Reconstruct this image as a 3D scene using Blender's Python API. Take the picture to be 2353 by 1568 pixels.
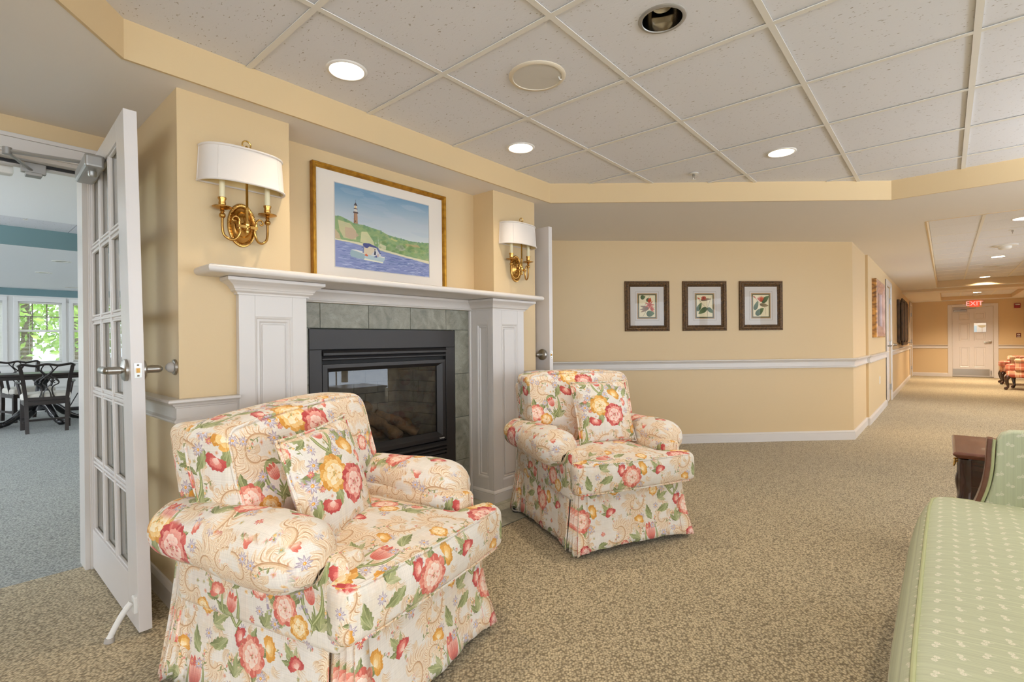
import bpy, bmesh, math, random
import numpy as np
from mathutils import Vector, Matrix
from mathutils.geometry import tessellate_polygon

for o in list(bpy.data.objects):
    bpy.data.objects.remove(o)
SC = bpy.context.scene
COL = SC.collection
R = math.radians
rnd = random.Random(7)

# ------------------------------------------------------------------ camera
cam_data = bpy.data.cameras.new('camera')
cam = bpy.data.objects.new('camera', cam_data)
COL.objects.link(cam)
TH, PIT, ROL = R(41.029), R(-0.0254), R(-0.529)
FW = Vector((math.cos(TH) * math.cos(PIT), math.sin(TH) * math.cos(PIT), math.sin(PIT)))
RT = Vector((math.sin(TH), -math.cos(TH), 0))
UP = RT.cross(FW)
RT2 = RT * math.cos(ROL) + UP * math.sin(ROL)
UP2 = -RT * math.sin(ROL) + UP * math.cos(ROL)
mw = Matrix.Identity(4)
for i in range(3):
    mw[i][0] = RT2[i]
    mw[i][1] = UP2[i]
    mw[i][2] = -FW[i]
mw[2][3] = 1.146
cam.matrix_world = mw
cam_data.sensor_width = 36.0
cam_data.lens = 36.0 * 1145.36 / 2353.0
cam_data.clip_start = 0.02
cam_data.clip_end = 200
SC.camera = cam

# ------------------------------------------------------------------ world, exposure
SC.view_settings.view_transform = 'Standard'
SC.view_settings.look = 'None'
SC.view_settings.gamma = 1
SC.view_settings.use_curve_mapping = False
SC.view_settings.exposure = 0.12
world = bpy.data.worlds.new('world')
SC.world = world
world.use_nodes = True
wn = world.node_tree.nodes
wn['Background'].inputs[0].default_value = (0.77, 0.87, 1.0, 1)
wn['Background'].inputs[1].default_value = 6.0
SC.cycles.max_bounces = 10
SC.cycles.diffuse_bounces = 6
SC.cycles.glossy_bounces = 4
SC.cycles.transmission_bounces = 6
SC.cycles.transparent_max_bounces = 8
SC.cycles.sample_clamp_indirect = 4.0
SC.cycles.caustics_reflective = False
SC.cycles.caustics_refractive = False
SC.cycles.use_denoising = True

WARM = (1.0, 0.84, 0.66)
DOWN_W = 7.5          # power of one recessed lamp in the lounge
UP_W = 190.0            # power of one unseen uplighter added as fill
HALL_W = 24.0          # power of one recessed lamp in the corridor

def portal(name, loc, rot, sx, sy):
    l = bpy.data.lights.new(name, 'AREA')
    l.shape = 'RECTANGLE'
    l.size, l.size_y = sx, sy
    l.cycles.is_portal = True
    o = bpy.data.objects.new(name, l)
    o.location = loc
    o.rotation_euler = rot
    COL.objects.link(o)
    return o

sun_d = bpy.data.lights.new('sun', 'SUN')
sun_d.energy = 3.0
sun_d.angle = R(1.0)
sun_d.color = (1.0, 0.95, 0.85)
sun = bpy.data.objects.new('sun', sun_d)
sun.rotation_euler = (R(38), R(20), R(0))
sun.location = (0, 30, 20)
COL.objects.link(sun)
# daylight comes in through the windows of the lounge and of the dining room
portal('window_daylight', (1.0, -5.06, 1.25), (R(90), 0, 0), 6.0, 2.0)
portal('window_daylight', (-2.9, -2.2, 1.25), (R(90), 0, R(-90)), 4.4, 1.8)
portal('window_daylight', (5.30, -3.75, 1.25), (R(90), 0, R(45)), 1.75, 1.8)
portal('window_daylight', (6.55, 7.4, 1.3), (R(90), 0, R(90)), 6.8, 1.9)  # daylight for the openings added in the right dining wall
portal('window_daylight', (9.5, -1.95, 1.25), (R(90), 0, 0), 3.6, 1.8)
portal('window_daylight', (-4.55, 7.4, 1.3), (R(90), 0, R(-90)), 6.8, 1.7)  # daylight for the openings added in the left dining wall
portal('window_daylight', (1.5, 11.95, 1.37), (R(-90), 0, 0), 6.2, 1.1)

# ------------------------------------------------------------------ object helpers
def link(o, parent=None):
    COL.objects.link(o)
    if parent is not None:
        o.parent = parent
    return o

def tag(o, label=None, cat=None, group=None, kind=None):
    if label: o['label'] = label
    if cat: o['category'] = cat
    if group: o['group'] = group
    if kind: o['kind'] = kind
    return o

def thing(name, label, cat, loc=(0, 0, 0), rz=0.0, group=None, rot=None):
    o = bpy.data.objects.new(name, None)
    o.empty_display_size = 0.05
    link(o)
    o.location = loc
    o.rotation_euler = rot if rot else (0, 0, rz)
    return tag(o, label, cat, group)

def copy_tree(o, parent=None):
    c = o.copy()
    link(c, parent)
    for ch in list(o.children):
        copy_tree(ch, c)
    return c

class MB:
    """collects geometry, builds one mesh object"""
    def __init__(s):
        s.v = []; s.f = []; s.m = None; s.uv = None
    def add(s, vs, fs):
        n = len(s.v)
        if s.m is not None:
            vs = [tuple(s.m @ Vector(p)) for p in vs]
        s.v += [tuple(p) for p in vs]
        s.f += [tuple(i + n for i in f) for f in fs]
        return s
    def box(s, x0, x1, y0, y1, z0, z1):
        if x0 > x1: x0, x1 = x1, x0
        if y0 > y1: y0, y1 = y1, y0
        if z0 > z1: z0, z1 = z1, z0
        vs = [(x0, y0, z0), (x1, y0, z0), (x1, y1, z0), (x0, y1, z0),
              (x0, y0, z1), (x1, y0, z1), (x1, y1, z1), (x0, y1, z1)]
        return s.add(vs, [(3, 2, 1, 0), (4, 5, 6, 7), (0, 1, 5, 4), (1, 2, 6, 5), (2, 3, 7, 6), (3, 0, 4, 7)])
    def hexa(s, b, t):
        return s.add(list(b) + list(t), [(3, 2, 1, 0), (4, 5, 6, 7), (0, 1, 5, 4), (1, 2, 6, 5), (2, 3, 7, 6), (3, 0, 4, 7)])
    def prism(s, pts, z0, z1):
        n = len(pts)
        vs = [(p[0], p[1], z0) for p in pts] + [(p[0], p[1], z1) for p in pts]
        fs = [tuple(range(n - 1, -1, -1)), tuple(range(n, 2 * n))]
        fs += [(i, (i + 1) % n, n + (i + 1) % n, n + i) for i in range(n)]
        return s.add(vs, fs)
    def grid(s, P, close_u=False, close_v=False):
        nu, nv = len(P), len(P[0])
        vs = [p for row in P for p in row]
        fs = []
        for i in range(nu if close_u else nu - 1):
            for j in range(nv if close_v else nv - 1):
                a, b = i, (i + 1) % nu
                c, d = j, (j + 1) % nv
                fs.append((a * nv + c, b * nv + c, b * nv + d, a * nv + d))
        return s.add(vs, fs)
    def ring(s, P, cap=True):
        """P: list of rings (each a closed list of points)"""
        nv = len(P[0]); nu = len(P)
        n0 = len(s.v)
        s.grid(P, close_v=True)
        if cap:
            s.f.append(tuple(n0 + j for j in range(nv - 1, -1, -1)))
            s.f.append(tuple(n0 + (nu - 1) * nv + j for j in range(nv)))
        return s
    def cyl(s, p0, p1, r0, r1=None, n=16, cap=True):
        r1 = r0 if r1 is None else r1
        return s.tube([p0, p1], [r0, r1], n, cap)
    def tube(s, path, r, n=8, cap=True, closed=False, flat=1.0, up=None):
        path = [Vector(p) for p in path]
        m = len(path)
        rs = r if isinstance(r, (list, tuple)) else [r] * m
        ref = None
        rings = []
        for i, p in enumerate(path):
            if closed:
                t = path[(i + 1) % m] - path[i - 1]
            else:
                t = path[min(i + 1, m - 1)] - path[max(i - 1, 0)]
            if t.length < 1e-9: t = Vector((0, 0, 1))
            t.normalize()
            if ref is None:
                ref = Vector(up) if up else (Vector((0, 0, 1)) if abs(t.z) < 0.9 else Vector((1, 0, 0)))
            a = t.cross(ref)
            if a.length < 1e-6:
                a = t.orthogonal()
            a.normalize()
            b = a.cross(t).normalized()
            ref = b
            rings.append([tuple(p + a * (math.cos(2 * math.pi * k / n) * rs[i]) + b * (math.sin(2 * math.pi * k / n) * rs[i] * flat)) for k in range(n)])
        if closed:
            return s.grid(rings, close_u=True, close_v=True)
        return s.ring(rings, cap)
    def lathe(s, prof, n=24, c=(0, 0, 0), axis='z', sx=1.0, sy=1.0, cap=True):
        rings = []
        for r, h in prof:
            ring = []
            for k in range(n):
                a = 2 * math.pi * k / n
                x, y = r * math.cos(a) * sx, r * math.sin(a) * sy
                if axis == 'z': p = (c[0] + x, c[1] + y, c[2] + h)
                elif axis == 'x': p = (c[0] + h, c[1] + x, c[2] + y)
                else: p = (c[0] + x, c[1] - h, c[2] + y)
                ring.append(p)
            rings.append(ring)
        return s.ring(rings, cap)
    def sphere(s, c, r, n=12, sx=1, sy=1, sz=1):
        rings = []
        for i in range(1, n // 2):
            a = math.pi * i / (n // 2)
            rings.append([(c[0] + r * sx * math.sin(a) * math.cos(2 * math.pi * k / n), c[1] + r * sy * math.sin(a) * math.sin(2 * math.pi * k / n), c[2] - r * sz * math.cos(a)) for k in range(n)])
        return s.ring(rings, True)
    def sweep(s, path, prof, side=1):
        """moulding: path = xy polyline, prof = [(d, z)] closed outline, d measured to the given side (1 = right of travel)"""
        n = len(path)
        rings = []
        for i in range(n):
            p = Vector((path[i][0], path[i][1]))
            ns = []
            if i > 0:
                t = (p - Vector(path[i - 1][:2])).normalized(); ns.append(Vector((t.y, -t.x)) * side)
            if i < n - 1:
                t = (Vector(path[i + 1][:2]) - p).normalized(); ns.append(Vector((t.y, -t.x)) * side)
            if len(ns) == 2:
                m = ns[0] + ns[1]
                m = m * (1.0 / max(0.2, m.dot(ns[0])))
            else:
                m = ns[0]
            rings.append([(p.x + m.x * d, p.y + m.y * d, z) for d, z in prof])
        return s.ring(rings, True)
    def build(s, name, mat, parent=None, smooth=False, angle=35, bevel=0.0, seg=2, kind=None, sub=0):
        me = bpy.data.meshes.new(name)
        me.from_pydata(s.v, [], s.f)
        bm = bmesh.new(); bm.from_mesh(me)
        bmesh.ops.recalc_face_normals(bm, faces=bm.faces)
        bm.to_mesh(me); bm.free()
        if smooth:
            me.polygons.foreach_set('use_smooth', [True] * len(me.polygons))
            if angle < 180:
                me.set_sharp_from_angle(angle=R(angle))
        me.materials.append(mat)
        o = bpy.data.objects.new(name, me)
        link(o, parent)
        if sub:
            md = o.modifiers.new('sub', 'SUBSURF'); md.levels = sub; md.render_levels = sub
        if bevel > 0:
            md = o.modifiers.new('bevel', 'BEVEL')
            md.width = bevel; md.segments = seg; md.limit_method = 'ANGLE'; md.angle_limit = R(40)
        if kind: o['kind'] = kind
        return o

def same(o, parent, loc=None, rot=None):
    """another object on the same mesh"""
    c = o.copy()
    link(c, parent)
    if loc is not None: c.location = loc
    if rot is not None: c.rotation_euler = rot
    return c

def bez(pts, n=12):
    """catmull-rom through points"""
    P = [Vector(p) for p in pts]
    out = []
    for i in range(len(P) - 1):
        p0 = P[max(i - 1, 0)]; p1 = P[i]; p2 = P[i + 1]; p3 = P[min(i + 2, len(P) - 1)]
        for k in range(n):
            t = k / n
            out.append(0.5 * ((2 * p1) + (p2 - p0) * t + (2 * p0 - 5 * p1 + 4 * p2 - p3) * t * t + (3 * p1 - p0 - 3 * p2 + p3) * t ** 3))
    out.append(P[-1])
    return out

# ------------------------------------------------------------------ materials
def lin(c):
    c = [x / 255.0 if max(c) > 1.0 else x for x in c[:3]]
    return tuple((x / 12.92 if x <= 0.04045 else ((x + 0.055) / 1.055) ** 2.4) for x in c) + (1,)

def mat(name, rgb, rough=0.5, metal=0.0, spec=0.5, bump=None, coat=0.0, vary=None, emit=None, es=0.0, sheen=0.0):
    m = bpy.data.materials.new(name)
    m.use_nodes = True
    nt = m.node_tree
    b = nt.nodes['Principled BSDF']
    b.inputs['Base Color'].default_value = lin(rgb)
    b.inputs['Roughness'].default_value = rough
    b.inputs['Metallic'].default_value = metal
    b.inputs['Specular IOR Level'].default_value = spec
    b.inputs['Coat Weight'].default_value = coat
    if sheen: b.inputs['Sheen Weight'].default_value = sheen
    if emit:
        b.inputs['Emission Color'].default_value = lin(emit)
        b.inputs['Emission Strength'].default_value = es
    tc = None
    if bump or vary:
        tc = nt.nodes.new('ShaderNodeTexCoord')
    if vary:   # (scale, second colour, stretch)
        sc, c2, st = vary
        mp = nt.nodes.new('ShaderNodeMapping'); mp.inputs['Scale'].default_value = st
        nz = nt.nodes.new('ShaderNodeTexNoise'); nz.inputs['Scale'].default_value = sc; nz.inputs['Detail'].default_value = 4
        rp = nt.nodes.new('ShaderNodeValToRGB')
        rp.color_ramp.elements[0].position = 0.35; rp.color_ramp.elements[1].position = 0.68
        rp.color_ramp.elements[0].color = lin(rgb); rp.color_ramp.elements[1].color = lin(c2)
        nt.links.new(tc.outputs['Object'], mp.inputs[0]); nt.links.new(mp.outputs[0], nz.inputs['Vector'])
        nt.links.new(nz.outputs['Fac'], rp.inputs[0]); nt.links.new(rp.outputs[0], b.inputs['Base Color'])
    if bump:
        sc, st = bump
        nz = nt.nodes.new('ShaderNodeTexNoise'); nz.inputs['Scale'].default_value = sc; nz.inputs['Detail'].default_value = 3
        bp = nt.nodes.new('ShaderNodeBump'); bp.inputs['Strength'].default_value = st; bp.inputs['Distance'].default_value = 0.01
        nt.links.new(tc.outputs['Object'], nz.inputs['Vector'])
        nt.links.new(nz.outputs['Fac'], bp.inputs['Height']); nt.links.new(bp.outputs[0], b.inputs['Normal'])
    return m

def glass_mat(name, tint=(0.95, 0.97, 0.96), gloss=1.0, dark=None):
    """thin clear sheet: mostly transparent, with a mirror reflection that grows at grazing angles"""
    m = bpy.data.materials.new(name)
    m.use_nodes = True
    nt = m.node_tree
    nt.nodes.remove(nt.nodes['Principled BSDF'])
    out = nt.nodes['Material Output']
    tr = nt.nodes.new('ShaderNodeBsdfTransparent'); tr.inputs[0].default_value = (*tint, 1)
    gl = nt.nodes.new('ShaderNodeBsdfGlossy'); gl.inputs['Roughness'].default_value = 0.01
    fr = nt.nodes.new('ShaderNodeFresnel')
    ge = nt.nodes.new('ShaderNodeNewGeometry'); ma = nt.nodes.new('ShaderNodeMath'); ma.operation = 'MULTIPLY_ADD'
    ma.inputs[1].default_value = -(1.5 - 1 / 1.5); ma.inputs[2].default_value = 1.5
    nt.links.new(ge.outputs['Backfacing'], ma.inputs[0]); nt.links.new(ma.outputs[0], fr.inputs[0])
    mu = nt.nodes.new('ShaderNodeMath'); mu.operation = 'MULTIPLY'; mu.inputs[1].default_value = gloss
    mx = nt.nodes.new('ShaderNodeMixShader')
    nt.links.new(fr.outputs[0], mu.inputs[0]); nt.links.new(mu.outputs[0], mx.inputs[0])
    nt.links.new(tr.outputs[0], mx.inputs[1]); nt.links.new(gl.outputs[0], mx.inputs[2])
    nt.links.new(mx.outputs[0], out.inputs[0])
    return m

def img_mat(name, img, scale, rough=0.8, box=True, off=(0, 0, 0), bump=0.0, spec=0.3, sheen=0.0, rot=(0, 0, 0)):
    """pattern painted below in this script; box projection in the object's own metres, or the mesh's uv"""
    m = bpy.data.materials.new(name)
    m.use_nodes = True
    nt = m.node_tree
    b = nt.nodes['Principled BSDF']
    b.inputs['Roughness'].default_value = rough
    b.inputs['Specular IOR Level'].default_value = spec
    if sheen: b.inputs['Sheen Weight'].default_value = sheen
    tc = nt.nodes.new('ShaderNodeTexCoord')
    im = nt.nodes.new('ShaderNodeTexImage'); im.image = img
    if box:
        mp = nt.nodes.new('ShaderNodeMapping')
        mp.inputs['Scale'].default_value = (scale, scale, scale)
        mp.inputs['Location'].default_value = off
        mp.inputs['Rotation'].default_value = rot
        im.projection = 'BOX'; im.projection_blend = 0.12
        nt.links.new(tc.outputs['Object'], mp.inputs[0]); nt.links.new(mp.outputs[0], im.inputs[0])
    else:
        im.extension = 'EXTEND'
        nt.links.new(tc.outputs['UV'], im.inputs[0])
    nt.links.new(im.outputs[0], b.inputs['Base Color'])
    if bump:
        nz = nt.nodes.new('ShaderNodeTexNoise'); nz.inputs['Scale'].default_value = 900; nz.inputs['Detail'].default_value = 1
        nz2 = nt.nodes.new('ShaderNodeTexNoise'); nz2.inputs['Scale'].default_value = 9; nz2.inputs['Detail'].default_value = 3
        ad = nt.nodes.new('ShaderNodeMath'); ad.operation = 'MULTIPLY_ADD'; ad.inputs[1].default_value = 14.0
        bp = nt.nodes.new('ShaderNodeBump'); bp.inputs['Strength'].default_value = bump; bp.inputs['Distance'].default_value = 0.001
        nt.links.new(tc.outputs['Object'], nz.inputs['Vector'])
        nt.links.new(tc.outputs['Object'], nz2.inputs['Vector'])
        nt.links.new(nz2.outputs['Fac'], ad.inputs[0]); nt.links.new(nz.outputs['Fac'], ad.inputs[2])
        nt.links.new(ad.outputs[0], bp.inputs['Height']); nt.links.new(bp.outputs[0], b.inputs['Normal'])
    return m

def carpet_mat(name, CARPET_HI, CARPET_LO):
    m = bpy.data.materials.new(name)
    m.use_nodes = True
    nt = m.node_tree
    b = nt.nodes['Principled BSDF']
    b.inputs['Roughness'].default_value = 0.95
    b.inputs['Specular IOR Level'].default_value = 0.1
    b.inputs['Sheen Weight'].default_value = 0.15
    tc = nt.nodes.new('ShaderNodeTexCoord')
    mp = nt.nodes.new('ShaderNodeMapping'); mp.inputs['Scale'].default_value = (1.0, 1.25, 1.0); mp.inputs['Rotation'].default_value = (0, 0, R(41))
    vo = nt.nodes.new('ShaderNodeTexVoronoi'); vo.inputs['Scale'].default_value = 100; vo.inputs['Randomness'].default_value = 0.75
    nz = nt.nodes.new('ShaderNodeTexNoise'); nz.inputs['Scale'].default_value = 55; nz.inputs['Detail'].default_value = 3
    big = nt.nodes.new('ShaderNodeTexNoise'); big.inputs['Scale'].default_value = 1.1; big.inputs['Detail'].default_value = 3
    r1 = nt.nodes.new('ShaderNodeValToRGB')
    r1.color_ramp.elements[0].position = 0.30; r1.color_ramp.elements[0].color = lin(CARPET_HI)
    r1.color_ramp.elements[1].position = 0.75; r1.color_ramp.elements[1].color = lin(CARPET_LO)
    sp = nt.nodes.new('ShaderNodeSeparateColor')
    r2 = nt.nodes.new('ShaderNodeValToRGB')
    r2.color_ramp.elements[0].position = 0.0; r2.color_ramp.elements[0].color = (0.76, 0.76, 0.76, 1)
    r2.color_ramp.elements[1].position = 0.7; r2.color_ramp.elements[1].color = (1, 1, 1, 1)
    r3 = nt.nodes.new('ShaderNodeValToRGB')
    r3.color_ramp.elements[0].position = 0.3; r3.color_ramp.elements[0].color = (0.92, 0.92, 0.91, 1)
    r3.color_ramp.elements[1].position = 0.7; r3.color_ramp.elements[1].color = (1.04, 1.03, 1.0, 1)
    m1 = nt.nodes.new('ShaderNodeMix'); m1.data_type = 'RGBA'; m1.blend_type = 'MULTIPLY'; m1.inputs[0].default_value = 1
    m2 = nt.nodes.new('ShaderNodeMix'); m2.data_type = 'RGBA'; m2.blend_type = 'MULTIPLY'; m2.inputs[0].default_value = 1
    bp = nt.nodes.new('ShaderNodeBump'); bp.inputs['Strength'].default_value = 0.6; bp.inputs['Distance'].default_value = 0.004; bp.invert = True
    L = nt.links.new
    L(tc.outputs['Object'], mp.inputs[0]); L(mp.outputs[0], vo.inputs['Vector']); L(tc.outputs['Object'], nz.inputs['Vector']); L(tc.outputs['Object'], big.inputs['Vector'])
    L(vo.outputs['Distance'], r1.inputs[0]); L(vo.outputs['Color'], sp.inputs[0]); L(sp.outputs[0], r2.inputs[0])
    L(big.outputs['Fac'], r3.inputs[0])
    L(r1.outputs[0], m1.inputs['A']); L(r2.outputs[0], m1.inputs['B'])
    L(m1.outputs['Result'], m2.inputs['A']); L(r3.outputs[0], m2.inputs['B'])
    L(m2.outputs['Result'], b.inputs['Base Color'])
    L(vo.outputs['Distance'], bp.inputs['Height']); L(bp.outputs[0], b.inputs['Normal'])
    return m

def tile_mat():
    """off-white mineral fibre board with short dark fissures"""
    m = bpy.data.materials.new('acoustic_tile')
    m.use_nodes = True
    nt = m.node_tree
    b = nt.nodes['Principled BSDF']
    b.inputs['Roughness'].default_value = 0.9
    b.inputs['Specular IOR Level'].default_value = 0.2
    tc = nt.nodes.new('ShaderNodeTexCoord')
    oi = nt.nodes.new('ShaderNodeObjectInfo')
    ad = nt.nodes.new('ShaderNodeVectorMath'); ad.operation = 'ADD'
    mp = nt.nodes.new('ShaderNodeMapping'); mp.inputs['Scale'].default_value = (1.0, 0.45, 1.0); mp.inputs['Rotation'].default_value = (0, 0, R(25))
    nz = nt.nodes.new('ShaderNodeTexNoise'); nz.inputs['Scale'].default_value = 130; nz.inputs['Detail'].default_value = 1.5
    rp = nt.nodes.new('ShaderNodeValToRGB')
    rp.color_ramp.elements[0].position = 0.25; rp.color_ramp.elements[0].color = lin((166, 159, 150))
    rp.color_ramp.elements[1].position = 0.325; rp.color_ramp.elements[1].color = lin(CEIL_RGB)
    bp = nt.nodes.new('ShaderNodeBump'); bp.inputs['Strength'].default_value = 0.25; bp.inputs['Distance'].default_value = 0.002
    L = nt.links.new
    L(tc.outputs['Object'], ad.inputs[0]); L(oi.outputs['Location'], ad.inputs[1]); L(ad.outputs[0], mp.inputs[0]); L(mp.outputs[0], nz.inputs['Vector'])
    L(nz.outputs['Fac'], rp.inputs[0]); L(rp.outputs[0], b.inputs['Base Color'])
    L(nz.outputs['Fac'], bp.inputs['Height']); L(bp.outputs[0], b.inputs['Normal'])
    return m

def slate_mat(name, c1, c2):
    m = bpy.data.materials.new(name)
    m.use_nodes = True
    nt = m.node_tree
    b = nt.nodes['Principled BSDF']
    b.inputs['Roughness'].default_value = 0.42
    tc = nt.nodes.new('ShaderNodeTexCoord'); oi = nt.nodes.new('ShaderNodeObjectInfo')
    ml = nt.nodes.new('ShaderNodeMath'); ml.operation = 'MULTIPLY'; ml.inputs[1].default_value = 7.0
    ad = nt.nodes.new('ShaderNodeVectorMath'); ad.operation = 'ADD'
    n1 = nt.nodes.new('ShaderNodeTexNoise'); n1.inputs['Scale'].default_value = 9; n1.inputs['Detail'].default_value = 6; n1.inputs['Distortion'].default_value = 1.6
    n2 = nt.nodes.new('ShaderNodeTexNoise'); n2.inputs['Scale'].default_value = 26; n2.inputs['Detail'].default_value = 5; n2.inputs['Distortion'].default_value = 2.5
    rp = nt.nodes.new('ShaderNodeValToRGB')
    rp.color_ramp.elements[0].position = 0.3; rp.color_ramp.elements[0].color = lin(c1)
    rp.color_ramp.elements[1].position = 0.7; rp.color_ramp.elements[1].color = lin(c2)
    rv = nt.nodes.new('ShaderNodeValToRGB')
    rv.color_ramp.elements[0].position = 0.485; rv.color_ramp.elements[0].color = (1, 1, 1, 1)
    e = rv.color_ramp.elements.new(0.5); e.color = (0.52, 0.54, 0.52, 1)
    rv.color_ramp.elements[2].position = 0.515; rv.color_ramp.elements[2].color = (1, 1, 1, 1)
    mx = nt.nodes.new('ShaderNodeMix'); mx.data_type = 'RGBA'; mx.blend_type = 'MULTIPLY'; mx.inputs[0].default_value = 1
    bp = nt.nodes.new('ShaderNodeBump'); bp.inputs['Strength'].default_value = 0.3; bp.inputs['Distance'].default_value = 0.004
    L = nt.links.new
    L(oi.outputs['Random'], ml.inputs[0]); L(tc.outputs['Object'], ad.inputs[0]); L(ml.outputs[0], ad.inputs[1])
    L(ad.outputs[0], n1.inputs['Vector']); L(ad.outputs[0], n2.inputs['Vector'])
    L(n1.outputs['Fac'], rp.inputs[0]); L(n2.outputs['Fac'], rv.inputs[0])
    L(rp.outputs[0], mx.inputs['A']); L(rv.outputs[0], mx.inputs['B']); L(mx.outputs['Result'], b.inputs['Base Color'])
    L(n2.outputs['Fac'], bp.inputs['Height']); L(bp.outputs[0], b.inputs['Normal'])
    return m

CARPET_HI = (208, 192, 158)
CARPET_LO = (128, 114, 88)
CEIL_RGB = (222, 222, 226)
M = {}
M['wall'] = mat('cream_wall_paint', (208, 183, 141), 0.42, spec=0.4, bump=(260, 0.04))
M['soffit'] = mat('soffit_paint', (229, 223, 216), 0.7, spec=0.3)
M['trim'] = mat('white_trim_paint', (211, 205, 198), 0.30, spec=0.5)
M['door'] = mat('white_door_paint', (214, 208, 203), 0.33, spec=0.5)
M['carpet'] = carpet_mat('olive_loop_carpet', CARPET_HI, CARPET_LO)
M['carpet_daylit'] = carpet_mat('daylit_blue_grey_carpet', (180, 183, 178), (118, 121, 117))  # loop carpet again, with the cool dining daylight put into its colour
M['tile'] = tile_mat()
M['tee'] = mat('ceiling_grid_paint', (226, 222, 214), 0.5)
M['slate'] = slate_mat('green_slate', (118, 117, 103), (155, 153, 138))
M['grout'] = mat('dark_grout', (74, 78, 70), 0.9)
M['hearth'] = slate_mat('hearth_slate', (142, 140, 122), (178, 174, 154))
M['black'] = mat('black_painted_metal', (33, 30, 29), 0.45, spec=0.5)
M['black_deep'] = mat('black_gap', (10, 10, 10), 0.7)
M['firebrick'] = mat('fire_brick', (116, 108, 94), 0.9, vary=(14, (92, 86, 76), (1, 1, 1)))
M['log'] = mat('ceramic_log', (112, 86, 58), 0.9, vary=(16, (58, 46, 34), (1, 1, 1)), bump=(40, 0.5))
M['glass'] = glass_mat('clear_glass')
M['dimmed_glass'] = glass_mat('dimmed_window_glass', (.74, .75, .74))  # darkening tint put in to tone down the bright garden view
M['print_glass'] = glass_mat('low_glare_glass', (.97, .97, .97), .45)
M['fireglass'] = glass_mat('fire_glass', (0.93, 0.94, 0.94), 1.3)
M['brass'] = mat('antique_brass', (198, 156, 88), 0.22, metal=1.0, vary=(22, (168, 124, 62), (1, 1, 1)))
M['brass_bright'] = mat('bright_brass', (216, 178, 104), 0.2, metal=1.0)
M['chrome'] = mat('brushed_nickel', (176, 172, 164), 0.28, metal=1.0)
M['bright_can'] = mat('satin_reflector', (236, 228, 214), 0.3, metal=.5)
M['mirror_can'] = mat('polished_reflector', (200, 196, 188), 0.12, metal=1.0)
M['alum'] = mat('aluminium_paint', (168, 166, 162), 0.38, metal=0.6)
M['shade'] = mat('white_silk_shade', (222, 214, 205), 0.85, spec=0.2, bump=(500, 0.05))
M['shade_in'] = mat('cream_shade_lining', (226, 208, 160), 0.9)
M['candle'] = mat('ivory_candle_sleeve', (232, 222, 184), 0.5)
M['gold'] = mat('gold_leaf', (186, 138, 50), 0.34, metal=0.85, vary=(30, (150, 104, 32), (1, 1, 1)), bump=(180, 0.15))
M['gold_dark'] = mat('dark_gilt', (138, 92, 26), 0.45, metal=0.6)
M['mat_board'] = mat('mat_board', (232, 222, 208), 0.9)
M['mat_white'] = mat('white_mat_board', (206, 200, 193), 0.9)
M['bronze'] = mat('dark_bronze_frame', (66, 46, 26), 0.45, metal=0.25, vary=(60, (112, 80, 42), (1, 1, 1)), bump=(160, 0.4))
M['bronze_hi'] = mat('bronze_beading', (120, 100, 72), 0.4, metal=0.4, bump=(300, 0.5))
M['wood_dark'] = mat('mahogany', (62, 30, 20), 0.24, spec=0.6, vary=(7, (44, 20, 14), (6, 0.6, 6)), coat=0.4)
M['wood_top'] = mat('mahogany_top', (112, 66, 48), 0.30, spec=0.6, vary=(7, (96, 52, 36), (0.6, 6, 6)), coat=0.3)
M['wood_chair'] = mat('dark_walnut', (44, 34, 30), 0.35, vary=(9, (30, 23, 20), (1, 1, 6)))
M['black_wood'] = mat('ebonised_wood', (26, 24, 26), 0.22, coat=0.5)
M['seat_cream'] = mat('cream_seat_cloth', (226, 220, 208), 0.9)
M['teal'] = mat('teal_wall_paint', (112, 142, 146), 0.6)
M['dining_wall'] = mat('dining_wall_paint', (236, 234, 230), 0.6)
M['dining_ceil'] = mat('dining_ceiling_paint', (242, 243, 245), 0.8)
M['white_plastic'] = mat('white_plastic', (226, 224, 218), 0.45)
M['grille'] = mat('speaker_grille', (206, 202, 194), 0.7, bump=(700, 0.2))
M['beige_ring'] = mat('beige_ring', (216, 204, 182), 0.5)
M['lamp'] = mat('glowing_lamp', (255, 240, 210), 0.5, emit=(255, 226, 170), es=9.0)
M['lamp_hall'] = mat('glowing_corridor_lamp', (255, 240, 210), 0.5, emit=(255, 234, 196), es=7.0)
M['exit_red'] = mat('lit_red_letters', (255, 80, 70), 0.5, emit=(255, 176, 166), es=1.15)
M['exit_face'] = mat('exit_sign_face', (250, 150, 130), 0.5, emit=(255, 40, 34), es=0.6)
M['exit_box'] = mat('exit_sign_box', (226, 196, 150), 0.5)
M['alarm_red'] = mat('alarm_red', (150, 26, 22), 0.4)
M['maroon'] = mat('maroon_sign', (98, 38, 34), 0.5)
M['rubber'] = mat('black_rubber', (34, 33, 35), 0.55)
M['rubber_grey'] = mat('grey_rubber', (170, 164, 156), 0.6)
M['bark'] = mat('tree_bark', (92, 78, 62), 0.9)
M['leaf'] = mat('tree_leaf', (120, 160, 62), 0.6, vary=(3, (168, 196, 92), (1, 1, 1)))
M['lawn'] = mat('lawn', (150, 168, 92), 0.9, vary=(2, (176, 178, 120), (1, 1, 1)))
M['blind'] = mat('white_blind_slat', (236, 234, 228), 0.6)
M['fence'] = mat('weathered_fence', (120, 104, 92), 0.8)
M['sage'] = mat('sage_piping', (190, 196, 152), 0.85)
M['green_door'] = mat('blue_grey_panel', (168, 188, 196), 0.6)
M['art_wood'] = mat('burl_wood', (214, 156, 74), 0.4, vary=(12, (96, 56, 22), (1, 1, 2)))
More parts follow.
